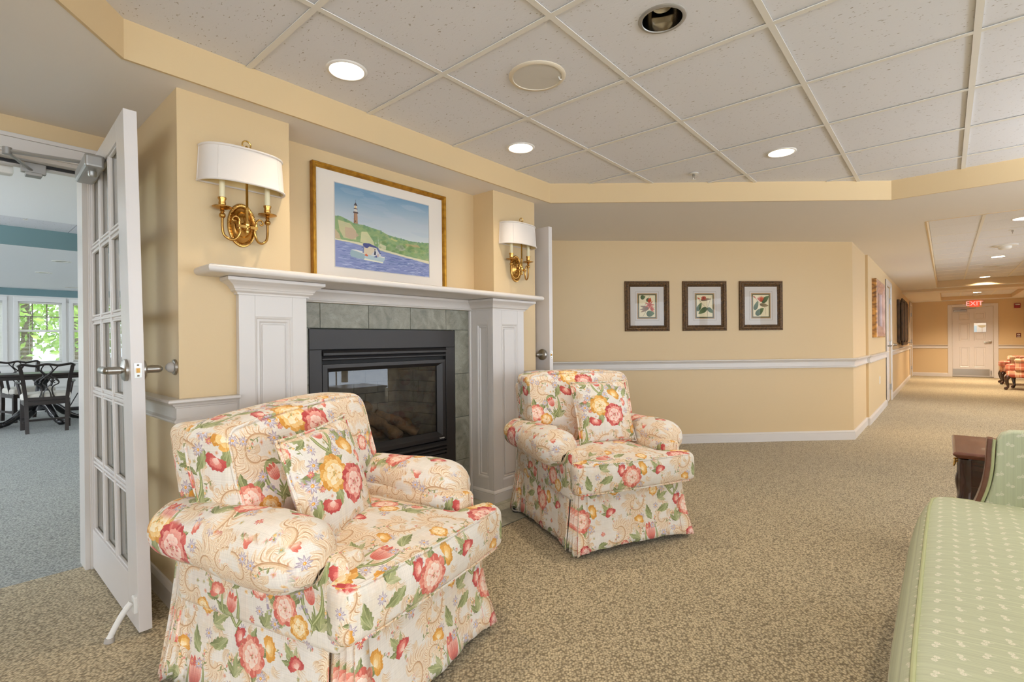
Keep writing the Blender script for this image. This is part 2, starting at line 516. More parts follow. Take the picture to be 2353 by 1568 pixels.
M['art_brown'] = mat('carved_brown_wood', (82, 58, 30), 0.6, vary=(20, (48, 32, 16), (1, 1, 0.4)), bump=(60, 0.6))
M['art_rose'] = mat('rose_wood_frame', (196, 156, 136), 0.35, vary=(8, (156, 116, 98), (1, 1, 1)))
M['art_glass'] = mat('framed_mirror', (150, 150, 160), 0.12, metal=0.7)

# ------------------------------------------------------------------ painted patterns (arrays made here, no files)
class Paint:
    def __init__(s, w, h, bg, wrap=False):
        s.w, s.h, s.wrap = w, h, wrap
        s.a = np.empty((h, w, 3), np.float32)
        s.a[:] = np.array(bg, np.float32) / 255.0
    def poly(s, pts, c, alpha=1.0, c2=None, axis=None, streak=0.0, seed=0):
        p = np.asarray(pts, np.float32)
        x0, y0 = np.floor(p.min(0)).astype(int); x1, y1 = np.ceil(p.max(0)).astype(int) + 1
        if not s.wrap:
            x0 = max(x0, 0); y0 = max(y0, 0); x1 = min(x1, s.w); y1 = min(y1, s.h)
        if x1 <= x0 or y1 <= y0: return
        xs = np.arange(x0, x1); ys = np.arange(y0, y1)
        X, Y = np.meshgrid(xs + 0.5, ys + 0.5)
        X = X.astype(np.float32); Y = Y.astype(np.float32)
        ins = np.zeros(X.shape, bool)
        q = np.roll(p, -1, 0)
        for (ax, ay), (bx, by) in zip(p, q):
            if ay == by: continue
            cond = (ay > Y) != (by > Y)
            ins ^= cond & (X < (bx - ax) * (Y - ay) / (by - ay) + ax)
        if not ins.any(): return
        col = np.empty(X.shape + (3,), np.float32)
        ca = np.array(c, np.float32) / 255.0
        if c2 is not None and axis is not None:
            (ax, ay), (bx, by) = axis
            d = ((X - ax) * (bx - ax) + (Y - ay) * (by - ay)) / max(1e-6, (bx - ax) ** 2 + (by - ay) ** 2)
            d = np.clip(d, 0, 1)
            if streak:
                nn = np.abs((X - ax) * (by - ay) - (Y - ay) * (bx - ax)) / max(1e-6, math.hypot(bx - ax, by - ay))
                d = np.clip(d + streak * np.sin(nn * 0.9 + seed) * (0.3 + 0.7 * np.sin(nn * 0.37 + seed * 2.0)), 0, 1)
            col[:] = ca + (np.array(c2, np.float32) / 255.0 - ca) * d[..., None]
        else:
            col[:] = ca
        yy = ys % s.h if s.wrap else ys
        xx = xs % s.w if s.wrap else xs
        ix = np.ix_(yy, xx)
        sub = s.a[ix]
        m = (ins * alpha)[..., None].astype(np.float32)
        s.a[ix] = sub * (1 - m) + col * m
    def stroke(s, pts, w0, w1, c, alpha=1.0, taper=True):
        p = [Vector((a[0], a[1], 0)) for a in pts]
        n = len(p); L = []; Rr = []
        for i in range(n):
            t = p[min(i + 1, n - 1)] - p[max(i - 1, 0)]
            if t.length < 1e-6: continue
            t.normalize(); nn = Vector((-t.y, t.x, 0))
            u = i / (n - 1)
            w = (w0 + (w1 - w0) * u) * (math.sin(math.pi * min(1, 0.08 + u * 0.92)) ** 0.6 if taper else 1)
            L.append(p[i] + nn * w); Rr.append(p[i] - nn * w)
        s.poly([(v.x, v.y) for v in L + Rr[::-1]], c, alpha)
    def dot(s, x, y, r, c, alpha=1.0, sy=1.0):
        s.poly([(x + r * math.cos(k * 0.524), y + r * sy * math.sin(k * 0.524)) for k in range(12)], c, alpha)
    def image(s, name):
        im = bpy.data.images.new(name, s.w, s.h)
        px = np.ones((s.h, s.w, 4), np.float32)
        px[..., :3] = np.clip(s.a, 0, 1)
        im.pixels.foreach_set(px.ravel())
        im.update()
        im.pack()
        return im

def arc(pts, n=8):
    return [(v.x, v.y) for v in bez([(a, b, 0) for a, b in pts], n)]

def petal(P, x, y, ang, ln, wd, c0, c1, ruf=0.0, seed=1, alpha=1.0, streak=0.25, n=16, p=.72, q=.75):
    rr = random.Random(seed)
    ca, sa = math.cos(ang), math.sin(ang)
    up, dn = [], []
    ph = rr.uniform(0, 6)
    for i in range(n + 1):
        u = i / n
        w = wd * (math.sin(math.pi * min(1, u ** p)) ** q) * 0.5
        l = u * ln
        j = 1 + ruf * 0.10 * math.sin(u * 19 + ph)
        l2 = l * (1 - ruf * .05 * (u > .6) * (1 + math.sin(u * 23 + ph)))
        up.append((x + ca * l2 - sa * w * j, y + sa * l2 + ca * w * j))
        dn.append((x + ca * l + sa * w * (2 - j), y + sa * l - ca * w * (2 - j)))
    P.poly(up + dn[::-1], c0, alpha, c1, ((x, y), (x + ca * ln, y + sa * ln)), streak, seed)

def peony(P, x, y, r, pal, seed):
    rr = random.Random(seed)
    dk, md, lt, hi = pal
    K = dict(p=1.75, q=.62)
    for i in range(10):
        a = i * 2 * math.pi / 10 + rr.uniform(-.15, .15)
        petal(P, x + .3 * r * math.cos(a), y + .3 * r * math.sin(a), a, r * rr.uniform(.66, .78), r * .62, dk, md if i % 2 else dk, 1, seed + i, streak=.3, **K)
        petal(P, x + .5 * r * math.cos(a + .1), y + .5 * r * math.sin(a + .1), a + .1, r * .42, r * .12, md, lt, .5, seed + 80 + i, .55, **K)
    for i in range(9):
        a = i * 2 * math.pi / 9 + .3 + rr.uniform(-.2, .2)
        petal(P, x + .2 * r * math.cos(a), y + .2 * r * math.sin(a), a, r * rr.uniform(.52, .62), r * .5, md, lt, 1, seed + 20 + i, streak=.3, **K)
    for i in range(8):
        a = i * 2 * math.pi / 8 + rr.uniform(-.25, .25)
        petal(P, x + .08 * r * math.cos(a), y + .08 * r * math.sin(a), a, r * rr.uniform(.44, .56), r * .42, lt, hi, 1, seed + 40 + i, streak=.25, **K)
        petal(P, x + .12 * r * math.cos(a + .35), y + .12 * r * math.sin(a + .35), a + .3, r * .34, r * .10, dk, md, .3, seed + 55 + i, .7, **K)
    for i in range(6):
        a = i * 1.05 + rr.uniform(-.3, .3)
        petal(P, x, y, a, r * rr.uniform(.26, .34), r * .27, md if i % 2 else lt, hi, .6, seed + 70 + i, **K)
    for i in range(9):
        P.dot(x + rr.uniform(-.12, .12) * r, y + rr.uniform(-.12, .12) * r, r * .03, dk if i % 2 else (150, 140, 80))

def rose_side(P, x, y, r, pal, ang, seed):
    """a bloom seen half from the side"""
    dk, md, lt, hi = pal
    rr = random.Random(seed)
    K = dict(p=1.6, q=.6)
    for k in range(7):
        a = ang + (k - 3) * .42
        petal(P, x, y, a, r * rr.uniform(.95, 1.15), r * .58, md, dk, 1, seed + k, **K)
    for k in range(6):
        a = ang + (k - 2.5) * .36
        petal(P, x + .1 * r * math.cos(ang), y + .1 * r * math.sin(ang), a, r * rr.uniform(.62, .8), r * .42, lt, md, 1, seed + 11 + k, **K)
    for k in range(4):
        a = ang + (k - 1.5) * .4
        petal(P, x, y, a, r * rr.uniform(.42, .55), r * .3, hi, lt, .6, seed + 31 + k, **K)

def tulip(P, x, y, h, ang, seed):
    red, pk, wh = (205, 92, 80), (232, 150, 128), (248, 226, 208)
    for d, w, c0, c1 in ((-.34, .34, red, wh), (.34, .36, red, pk), (-.2, .40, red, wh), (.2, .40, (214, 110, 92), wh), (0, .44, red, wh)):
        petal(P, x, y, ang + d, h * (1 - .12 * abs(d) * 3), h * w, c0, c1, .25, seed + int(d * 100), 1, .3)
    for d in (-.22, .05, .26):
        petal(P, x + math.cos(ang + d) * h * .62, y + math.sin(ang + d) * h * .62, ang + d, h * .34, h * .17, (216, 120, 100), (206, 90, 78), .6, seed + 9)
    for d in (-.12, .14):
        P.stroke(arc([(x, y), (x + math.cos(ang + d) * h * .4, y + math.sin(ang + d) * h * .4), (x + math.cos(ang + d * .6) * h * .75, y + math.sin(ang + d * .6) * h * .75)]), h * .012, h * .006, (196, 96, 84), .7)

def daisy(P, x, y, r, seed, c0=(158, 140, 150), c1=(212, 202, 206)):
    rr = random.Random(seed)
    n = 9
    for i in range(n):
        a = i * 2 * math.pi / n + rr.uniform(-.15, .15)
        petal(P, x, y, a, r * rr.uniform(.85, 1.1), r * .36, c1, c0, .3, seed + i)
        petal(P, x, y, a + .05, r * .8, r * .12, (232, 226, 226), c1, 0, seed + i)
    P.dot(x, y, r * .22, (226, 160, 70)); P.dot(x - r * .05, y, r * .1, (250, 220, 150))

def leaf(P, x, y, ang, ln, wd, seed, c0=(106, 114, 70), c1=(172, 174, 124)):
    rr = random.Random(seed)
    ca, sa = math.cos(ang), math.sin(ang)
    n = 15; up, dn = [], []
    for i in range(n + 1):
        u = i / n
        w = wd * .5 * math.sin(math.pi * u ** .8) * (1 - .28 * (i % 3 == 0)) * rr.uniform(.85, 1.1)
        b = .12 * ln * math.sin(u * 2.2)
        up.append((x + ca * u * ln - sa * (w + b), y + sa * u * ln + ca * (w + b)))
        dn.append((x + ca * u * ln + sa * (w - b), y + sa * u * ln - ca * (w - b)))
    mid = [((a[0] + b[0]) / 2, (a[1] + b[1]) / 2) for a, b in zip(up, dn)]
    P.poly(up + mid[::-1], c0, 1, c1, ((x, y), (x + ca * ln, y + sa * ln)), .2, seed)
    P.poly(dn + mid[::-1], c1, 1, c0, ((x, y), (x + ca * ln, y + sa * ln)), .3, seed + 3)
    P.stroke(mid, wd * .03, wd * .01, (206, 204, 150), .8)

def sprig(P, x, y, ang, ln, seed):
    rr = random.Random(seed)
    pts = arc([(x, y), (x + math.cos(ang) * ln * .5, y + math.sin(ang) * ln * .5 + rr.uniform(-.1, .1) * ln), (x + math.cos(ang + .3) * ln, y + math.sin(ang + .3) * ln)], 7)
    P.stroke(pts, ln * .018, ln * .01, (132, 136, 84))
    for i in range(3, len(pts), 3):
        s = 1 if i % 2 else -1
        leaf(P, pts[i][0], pts[i][1], ang + s * .9, ln * .24, ln * .10, seed + i)
    for i in range(3):
        q = pts[-1 - i * 3]
        a = ang + (i - 1) * 1.0
        c = [(226, 172, 84), (206, 104, 92), (176, 158, 172)][(seed + i) % 3]
        petal(P, q[0], q[1], a, ln * .2, ln * .12, c, (246, 226, 200), .3, seed + i)

def scroll(P, x, y, r, a0, turn, seed):
    """feathered acanthus plume that ends in a curl"""
    rr = random.Random(seed)
    tan, lt, hi, dk = (206, 166, 126), (228, 204, 170), (243, 230, 210), (178, 132, 94)
    sp = []
    N = 44
    for i in range(N):
        u = i / (N - 1)
        rad = r * (1.25 - 1.12 * u ** .8)
        a = a0 + turn * u * 5.0
        sp.append((x + rad * math.cos(a), y + rad * math.sin(a)))
    for i in range(0, N - 6, 2):
        q = sp[i]; q2 = sp[i + 1]; u = i / (N - 1)
        t = math.atan2(q2[1] - q[1], q2[0] - q[0])
        ln = r * (.95 * math.sin(math.pi * (.18 + .72 * (1 - u))) + .12) * rr.uniform(.8, 1.05)
        for sd, k in ((-turn, 1.0), (turn, .55)):
            base = t + sd * .55
            for m, (c, w, al) in enumerate(((lt, .26, .8), (hi, .15, .75), (tan, .05, .9))):
                off = m * .02 * r
                pts = arc([(q[0] + off, q[1]), (q[0] + math.cos(base) * ln * k * .5 + off, q[1] + math.sin(base) * ln * k * .5), (q[0] + math.cos(base + sd * .7) * ln * k * .92, q[1] + math.sin(base + sd * .7) * ln * k * .92)], 5)
                P.stroke(pts, r * w * k, r * w * .3 * k, c, al)
        if i % 4 == 0:
            pts = arc([q, (q[0] + math.cos(t - turn * .6) * ln * .5, q[1] + math.sin(t - turn * .6) * ln * .5), (q[0] + math.cos(t - turn * 1.3) * ln * .85, q[1] + math.sin(t - turn * 1.3) * ln * .85)], 5)
            P.stroke(pts, r * .022, r * .008, dk, .7)
    P.stroke(sp, r * .10, r * .05, lt, .9, False)
    P.stroke([(a_ + r * .03, b_ + r * .03) for a_, b_ in sp], r * .045, r * .02, tan, .9, False)
    P.stroke([(a_ + r * .06, b_ + r * .06) for a_, b_ in sp], r * .016, r * .012, dk, .85, False)

def ribbon(P, pts, c, w):
    q = arc(pts, 10)
    for i in range(0, len(q) - 4, 4):
        P.stroke(q[i:i + 4], w, w * .8, c if (i // 4) % 2 else (204, 196, 202), .9, False)

def chintz():
    N = 1400
    s = N / 620.0
    P = Paint(N, N, (231, 224, 213), True)
    RED = ((184, 70, 68), (214, 112, 102), (238, 178, 160), (250, 226, 212))
    PNK = ((206, 104, 90), (230, 146, 124), (244, 196, 172), (250, 232, 216))
    YEL = ((212, 148, 62), (232, 178, 96), (244, 212, 152), (250, 236, 206))
    k = lambda x, y: (x * s, y * s)
    # soft washes and feathered strokes all over the ground
    rr = random.Random(3)
    for i in range(90):
        x, y, a0 = rr.uniform(0, N), rr.uniform(0, N), rr.uniform(0, 3.1)
        l, w_ = rr.uniform(30, 80) * s, rr.uniform(12, 30) * s
        P.poly([(x + l * math.cos(t * .35) * math.cos(a0) - w_ * math.sin(t * .35) * math.sin(a0), y + l * math.cos(t * .35) * math.sin(a0) + w_ * math.sin(t * .35) * math.cos(a0)) for t in range(18)], rr.choice([(228, 206, 172), (244, 234, 218), (226, 200, 176), (214, 204, 180)]), .13)
    for i in range(130):
        x, y, a0, tn = rr.uniform(0, N), rr.uniform(0, N), rr.uniform(0, 6.28), rr.choice((-1, 1))
        L = rr.uniform(26, 54) * s
        for j in range(8):
            a = a0 + (j - 3.5) * .17
            l2 = L * (1 - .09 * abs(j - 3.5))
            pts = arc([(x, y), (x + math.cos(a) * l2 * .55, y + math.sin(a) * l2 * .55), (x + math.cos(a + tn * .55) * l2, y + math.sin(a + tn * .55) * l2)], 5)
            P.stroke(pts, 3.6 * s, 1.2 * s, (240, 226, 202) if j % 2 else (226, 202, 166), .6)
            P.stroke([(p_ + 1.2 * s, q_ + .8 * s) for p_, q_ in pts], 1.0 * s, .4 * s, (196, 154, 112), .75)
    for i in range(150):
        x, y = rr.uniform(0, N), rr.uniform(0, N)
        a = rr.uniform(0, 6.28)
        c = rr.choice([(176, 160, 168), (190, 178, 180), (214, 150, 130), (228, 184, 116), (150, 154, 108), (172, 172, 130)])
        for k_ in range(5): petal(P, x, y, a + k_ * 1.256, rr.uniform(7, 11) * s, 6 * s, c, (238, 226, 214), .3, i + k_)
        P.dot(x, y, 1.8 * s, (214, 160, 80))
    for x, y, r, a, t in ((120, 200, 62, 0.4, 1), (500, 440, 66, 2.2, -1), (130, 470, 58, 3.6, 1), (545, 215, 60, 5.4, -1),
                          (300, 70, 50, 1.0, 1), (40, 340, 48, 4.2, -1), (400, 490, 44, 1.0, 1), (215, 470, 40, 5.0, 1), (470, 180, 40, 3.4, 1), (30, 220, 40, 2, -1), (600, 230, 36, 1.2, 1), (230, 590, 48, 0.2, -1), (430, 120, 44, 2.8, 1), (590, 330, 46, 1.9, 1)):
        scroll(P, x * s, y * s, r * s, a, t, int(x + y))
    leaves = [(300, 300, .3), (300, 300, 1.2), (300, 300, 2.4), (300, 300, 3.5), (380, 235, -.4), (380, 235, -1.3), (380, 235, .5), (380, 235, 5.4), (300, 250, -2.0), (250, 300, 2.8),
              (395, 360, .4), (395, 360, 1.4), (70, 90, .5), (70, 90, 1.6), (70, 90, 2.7), (70, 90, 4.0), (70, 90, 5.3), (545, 545, .2), (545, 545, 1.3), (545, 545, 2.5), (545, 545, 3.6), (545, 545, 4.8),
              (170, 345, 2.0), (215, 240, 4.2), (470, 330, .8), (480, 20, 2.6), (330, 500, 1.8), (160, 60, .4), (440, 560, 3.4)]
    for i, (x, y, a) in enumerate(leaves):
        leaf(P, x * s, y * s, a, 78 * s, 34 * s, i * 7 + 1)
        leaf(P, x * s, y * s, a + .3, 60 * s, 26 * s, i * 7 + 4, (126, 136, 84), (196, 196, 150))
    for i, (x, y, a) in enumerate([(190, 330, 2.6), (215, 380, 1.9), (430, 300, .4), (150, 250, 3.4), (100, 30, -.8), (20, 130, 2.4), (500, 500, 2.6), (600, 590, -.5), (340, 450, 1.2), (280, 440, 2.1), (470, 190, -.6), (360, 150, -1.2), (240, 150, 3.9), (60, 560, 1.4), (180, 530, .6), (410, 470, .3), (560, 90, 1.2), (90, 400, .8), (590, 430, 4.8)]):
        sprig(P, x * s, y * s, a, 58 * s, i * 5 + 2)
    for i, (x, y, a) in enumerate([(30, 300, .6), (90, 560, 2.2), (520, 130, 2.9), (560, 400, 4.0), (190, 60, 1.2), (420, 60, 2.2), (610, 20, 1.0), (250, 420, 2.6), (140, 180, 5.0), (480, 470, 1.4), (380, 590, .4), (10, 420, 5.5)]):
        leaf(P, x * s, y * s, a, 66 * s, 28 * s, i * 11 + 2, (132, 140, 92), (190, 190, 140))
        leaf(P, x * s, y * s, a + .8, 52 * s, 22 * s, i * 11 + 6)
        leaf(P, x * s, y * s, a - .7, 48 * s, 20 * s, i * 11 + 8, (150, 154, 108), (206, 202, 160))
    # tulip over the main bouquet
    for (tx, ty, th, ta) in ((318, 405, 88, 1.62), (470, 30, 62, 1.3), (165, 120, 56, 1.9)):
        P.stroke(arc([k(tx + 4, ty), k(tx + 10, ty - 40), k(tx - 6, ty - 80)]), 3.2 * s, 2 * s, (140, 146, 92))
        for sd in (-1, 1):
            q = arc([k(tx, ty - 50), k(tx + sd * 30, ty - 10), k(tx + sd * 34, ty + 34), k(tx + sd * 24, ty + 70 + 8 * sd)])
            P.stroke(q, 8 * s, 3 * s, (134, 142, 88)); P.stroke(q, 2.5 * s, 1 * s, (190, 192, 140))
        tulip(P, tx * s, ty * s, th * s, ta, 17 + tx)
    for i, (x, y, r) in enumerate([(168, 322, 18), (150, 372, 16), (330, 470, 17), (456, 440, 16), (526, 300, 17), (90, 250, 16), (590, 60, 17), (400, 20, 16), (208, 285, 27), (232, 340, 24), (196, 235, 22), (345, 355, 20), (372, 395, 19), (398, 425, 18), (420, 395, 18), (250, 385, 18), (470, 250, 20), (120, 140, 19), (30, 40, 20), (590, 500, 20), (500, 600, 18), (140, 10, 18), (270, 520, 17), (360, 560, 17), (60, 260, 17), (470, 385, 18)]):
        daisy(P, x * s, y * s, r * s, i * 3 + 5)
    for x, y in ((214, 318), (236, 262), (180, 300), (430, 340), (300, 470), (110, 330), (560, 30), (40, 470)):
        daisy(P, x * s, y * s, 13 * s, int(x), (196, 84, 76), (220, 130, 112))
    peony(P, 300 * s, 290 * s, 62 * s, YEL, 11)
    peony(P, 382 * s, 232 * s, 66 * s, RED, 31)
    rose_side(P, 398 * s, 340 * s, 44 * s, YEL, .9, 57)
    rose_side(P, 262 * s, 215 * s, 40 * s, RED, 4.3, 83)
    peony(P, 68 * s, 88 * s, 46 * s, PNK, 91)
    peony(P, 118 * s, 52 * s, 34 * s, YEL, 97)
    rose_side(P, 28 * s, 120 * s, 30 * s, YEL, 2.4, 99)
    peony(P, 545 * s, 545 * s, 54 * s, PNK, 121)
    rose_side(P, 600 * s, 575 * s, 36 * s, YEL, .3, 131)
    rose_side(P, 500 * s, 575 * s, 32 * s, RED, 2.7, 141)
    rose_side(P, 452 * s, 300 * s, 24 * s, PNK, .2, 151)
    peony(P, 590 * s, 120 * s, 30 * s, PNK, 161)
    peony(P, 350 * s, 20 * s, 28 * s, YEL, 171)
    peony(P, 160 * s, 400 * s, 26 * s, PNK, 181)
    rose_side(P, 40 * s, 300 * s, 30 * s, PNK, .8, 191)
    rose_side(P, 96 * s, 552 * s, 32 * s, RED, 2.0, 195)
    rose_side(P, 520 * s, 138 * s, 30 * s, YEL, 2.6, 199)
    peony(P, 556 * s, 402 * s, 34 * s, RED, 201)
    rose_side(P, 420 * s, 70 * s, 34 * s, PNK, 2.0, 205)
    rose_side(P, 250 * s, 500 * s, 30 * s, YEL, 1.2, 209)
    ribbon(P, [k(10, 60), k(0, 100), k(14, 140), k(40, 150)], (160, 146, 164), 5 * s)
    ribbon(P, [k(120, 100), k(140, 110), k(150, 80)], (160, 146, 164), 5 * s)
    # slubs of the weave
    g = np.random.default_rng(5)
    P.a *= (1 + 0.02 * (g.standard_normal((N, 1)) + g.standard_normal((1, N))))[..., None].astype(np.float32)
    return P.image('rose_chintz')

def sage_cloth():
    """pale green strie with small white twin leaves; 0.236 m wide tile"""
    N = 512
    P = Paint(N, N, (202, 209, 181), True)
    g = np.random.default_rng(9)
    st = np.convolve(g.standard_normal(N + 8), np.ones(5) / 5, 'valid')[:N]
    P.a *= (1 + 0.045 * st)[None, :, None].astype(np.float32)
    w = (238, 236, 220)
    def spray(x, y, fl):
        for d in (-1, 1):
            cx, cy = x + d * 13 * fl, y + d * 4
            P.poly([(cx - 13, cy - 7), (cx - 3, cy - 13), (cx + 11, cy - 7), (cx + 14, cy + 4), (cx + 4, cy + 13), (cx - 9, cy + 9)], w, .95)
            for a_, b_ in ((-3, -2), (4, 3), (-6, 3), (5, -5)): P.dot(cx + a_, cy + b_, 1.9, (198, 206, 172))
        P.stroke([(x, y), (x + 7 * fl, y + 18), (x + 12 * fl, y + 30)], 1.8, 1.4, w, .9, False)
    n = 4
    for i in range(n):
        for j in range(6):
            spray(i * N / n + (N / n / 2 if j % 2 else 0) + 30, j * N / 6 + 40, 1 if j % 2 else -1)
    return P.image('sage_sprig_cloth')

def plaid_cloth():
    N = 256
    P = Paint(N, N, (214, 150, 116), True)
    def band(a0, a1, c, al):
        c = np.array(c, np.float32) / 255
        P.a[a0:a1] = P.a[a0:a1] * (1 - al) + c * al
        P.a[:, a0:a1] = P.a[:, a0:a1] * (1 - al) + c * al
    band(0, 84, (150, 62, 44), .6); band(112, 156, (226, 196, 150), .6); band(190, 236, (190, 100, 74), .5)
    for q in (92, 104, 170, 182, 244): band(q, q + 5, (238, 226, 206), .7)
    return P.image('red_plaid_cloth')

def seascape():
    W, H = 760, 534
    P = Paint(W, H, (170, 186, 196))
    rr = random.Random(4)
    g = np.random.default_rng(2)
    yy = np.linspace(0, 1, H)[:, None]; xx = np.linspace(0, 1, W)[None, :]
    top = np.array((112, 148, 174)) / 255; mid = np.array((176, 188, 196)) / 255; low = np.array((206, 212, 212)) / 255
    t = np.clip((yy - .42) / .58 + .12 * np.sin(3 * xx + 1.2) * 0.6, 0, 1)      # 0 near the skyline, 1 at the top
    P.a[:] = (low + (mid - low) * np.clip(t * 2, 0, 1)[..., None] + (top - mid) * np.clip(t * 2 - 1, 0, 1)[..., None]).astype(np.float32)
    for i in range(22):
        x, y = rr.uniform(0, W), rr.uniform(H * .5, H)
        P.poly([(x + rr.uniform(60, 130) * math.cos(a * .5), y + rr.uniform(10, 26) * math.sin(a * .5)) for a in range(13)], rr.choice([(150, 176, 194), (196, 198, 204), (186, 190, 204)]), .16)
    # lighthouse (origin of the picture is its lower left corner)
    P.poly([(133, 296), (163, 296), (161, 366), (136, 366)], (172, 134, 104)); P.poly([(133, 296), (143, 296), (144, 366), (136, 366)], (146, 104, 76))
    P.poly([(130, 364), (167, 364), (165, 374), (132, 374)], (84, 70, 66))
    P.poly([(137, 374), (160, 374), (159, 394), (138, 394)], (204, 196, 186)); P.poly([(134, 392), (163, 392), (162, 397), (135, 397)], (84, 70, 66))
    P.poly([(138, 397), (159, 397), (158, 416), (139, 416)], (214, 206, 196)); P.dot(148, 404, 6, (222, 180, 110))
    P.poly([(134, 414), (163, 414), (148, 436)], (66, 58, 60)); P.stroke([(148, 434), (148, 452)], 1.2, .6, (66, 58, 60), 1, False)
    P.dot(146, 312, 4, (96, 72, 56))
    # cliffs
    sky = [(0, 322), (40, 326), (90, 312), (128, 298), (170, 296), (215, 296), (270, 288), (330, 282), (390, 262), (450, 254), (520, 250), (600, 244), (680, 246), (760, 256)]
    P.poly(sky + [(760, 90), (0, 170)], (138, 162, 112))
    for i in range(210):
        x = rr.uniform(0, W); yt = np.interp(x, [a for a, _ in sky], [b for _, b in sky])
        y = rr.uniform(150 - x * .06, yt - 8)
        c = rr.choice([(112, 146, 92), (150, 172, 112), (96, 136, 96), (186, 178, 132), (126, 158, 120), (168, 180, 120)])
        a0 = rr.uniform(-.7, .1)
        P.poly([(x + rr.uniform(9, 30) * math.cos(a * .5 + a0), y + rr.uniform(5, 15) * math.sin(a * .5)) for a in range(13)], c, .35)
    for pts, c in (([(20, 300), (110, 290), (150, 250), (150, 190), (60, 190), (30, 240)], (212, 196, 156)), ([(70, 262), (130, 262), (170, 220), (120, 186), (70, 200)], (192, 162, 140)),
                   ([(190, 250), (232, 256), (280, 200), (290, 170), (180, 180)], (222, 212, 168)), ([(0, 240), (30, 210), (40, 180), (0, 180)], (206, 170, 144)), ([(470, 200), (520, 206), (545, 176), (500, 160), (460, 176)], (178, 172, 156)),
                   ([(330, 192), (380, 180), (380, 150), (320, 156)], (226, 214, 176)), ([(540, 218), (660, 224), (680, 208), (560, 204)], (190, 160, 116)), ([(420, 246), (480, 232), (470, 222), (420, 232)], (200, 196, 130))):
        P.poly(pts, c, .75)
    for i in range(90):
        x = rr.uniform(0, W); yt = np.interp(x, [a for a, _ in sky], [b for _, b in sky])
        P.dot(x, yt - rr.uniform(0, 14), rr.uniform(4, 10), rr.choice([(104, 146, 110), (126, 158, 110), (92, 132, 112)]), .5, .6)
    for i in range(40):
        x = rr.uniform(330, 700); y = rr.uniform(140, 215)
        P.dot(x, y, rr.uniform(10, 24), rr.choice([(96, 132, 66), (118, 148, 84), (86, 120, 70)]), .3, .6)
    P.poly([(0, 178), (180, 176), (400, 150), (560, 132), (760, 118), (760, 96), (560, 112), (300, 150), (0, 164)], (228, 216, 184), .9)
    # sea
    P.poly([(0, 170), (120, 166), (300, 146), (400, 136), (760, 98), (760, 0), (0, 0)], (132, 142, 184))
    for i in range(420):
        y = rr.uniform(0, 160); x = rr.uniform(0, W)
        if y > 168 - x * .1: continue
        L = rr.uniform(20, 90); a = rr.uniform(-.12, .16); th = rr.uniform(1.2, 4.5)
        c = rr.choice([(96, 108, 160), (112, 124, 170), (164, 172, 204), (78, 92, 146), (188, 194, 216), (92, 112, 150)])
        P.stroke(arc([(x, y), (x + L * .5, y + rr.uniform(-5, 8)), (x + L, y + L * a)]), th, th * .4, c, .55)
    # boat
    P.poly([(112, 122), (104, 96), (112, 76), (212, 66), (212, 104), (150, 118)], (150, 172, 178)); P.poly([(212, 104), (212, 66), (352, 62), (370, 84), (372, 100)], (176, 194, 196))
    P.poly([(206, 66), (352, 58), (360, 66), (212, 76)], (230, 226, 200)); P.poly([(112, 122), (150, 126), (372, 102), (368, 96), (212, 104), (150, 116)], (222, 220, 212))
    P.poly([(196, 108), (204, 160), (300, 150), (322, 106), (250, 102)], (214, 198, 170)); P.poly([(262, 104), (300, 150), (338, 134), (340, 100)], (206, 204, 204))
    P.poly([(198, 164), (206, 178), (250, 180), (300, 166), (320, 154), (250, 160), (232, 146), (216, 148)], (72, 78, 128)); P.poly([(300, 166), (322, 158), (342, 120), (330, 118), (306, 152)], (96, 104, 150))
    P.poly([(196, 112), (202, 160), (210, 156), (206, 110)], (120, 128, 160)); P.poly([(210, 96), (224, 110), (240, 96), (232, 92)], (206, 98, 60))
    P.poly([(284, 108), (290, 142), (300, 128), (298, 106)], (44, 48, 72)); P.dot(292, 144, 4, (60, 50, 48)); P.poly([(306, 96), (312, 120), (322, 118), (322, 98)], (196, 170, 160)); P.poly([(282, 92), (306, 108), (310, 92)], (76, 84, 136))
    P.stroke([(322, 150), (318, 232)], 1.0, .6, (226, 226, 212), 1, False); P.dot(300, 190, 5, (222, 216, 222), 1, .6)
    for i in range(10):
        x = rr.uniform(110, 360); P.stroke([(x, 70 + rr.uniform(-8, 2)), (x + 26, 68 + rr.uniform(-6, 4))], 2, 1, (214, 220, 226), .7)
    P.stroke(arc([(660, 30), (675, 34), (690, 29), (706, 33)]), 1, .8, (70, 74, 110), .8)
    return P.image('harbour_watercolour')

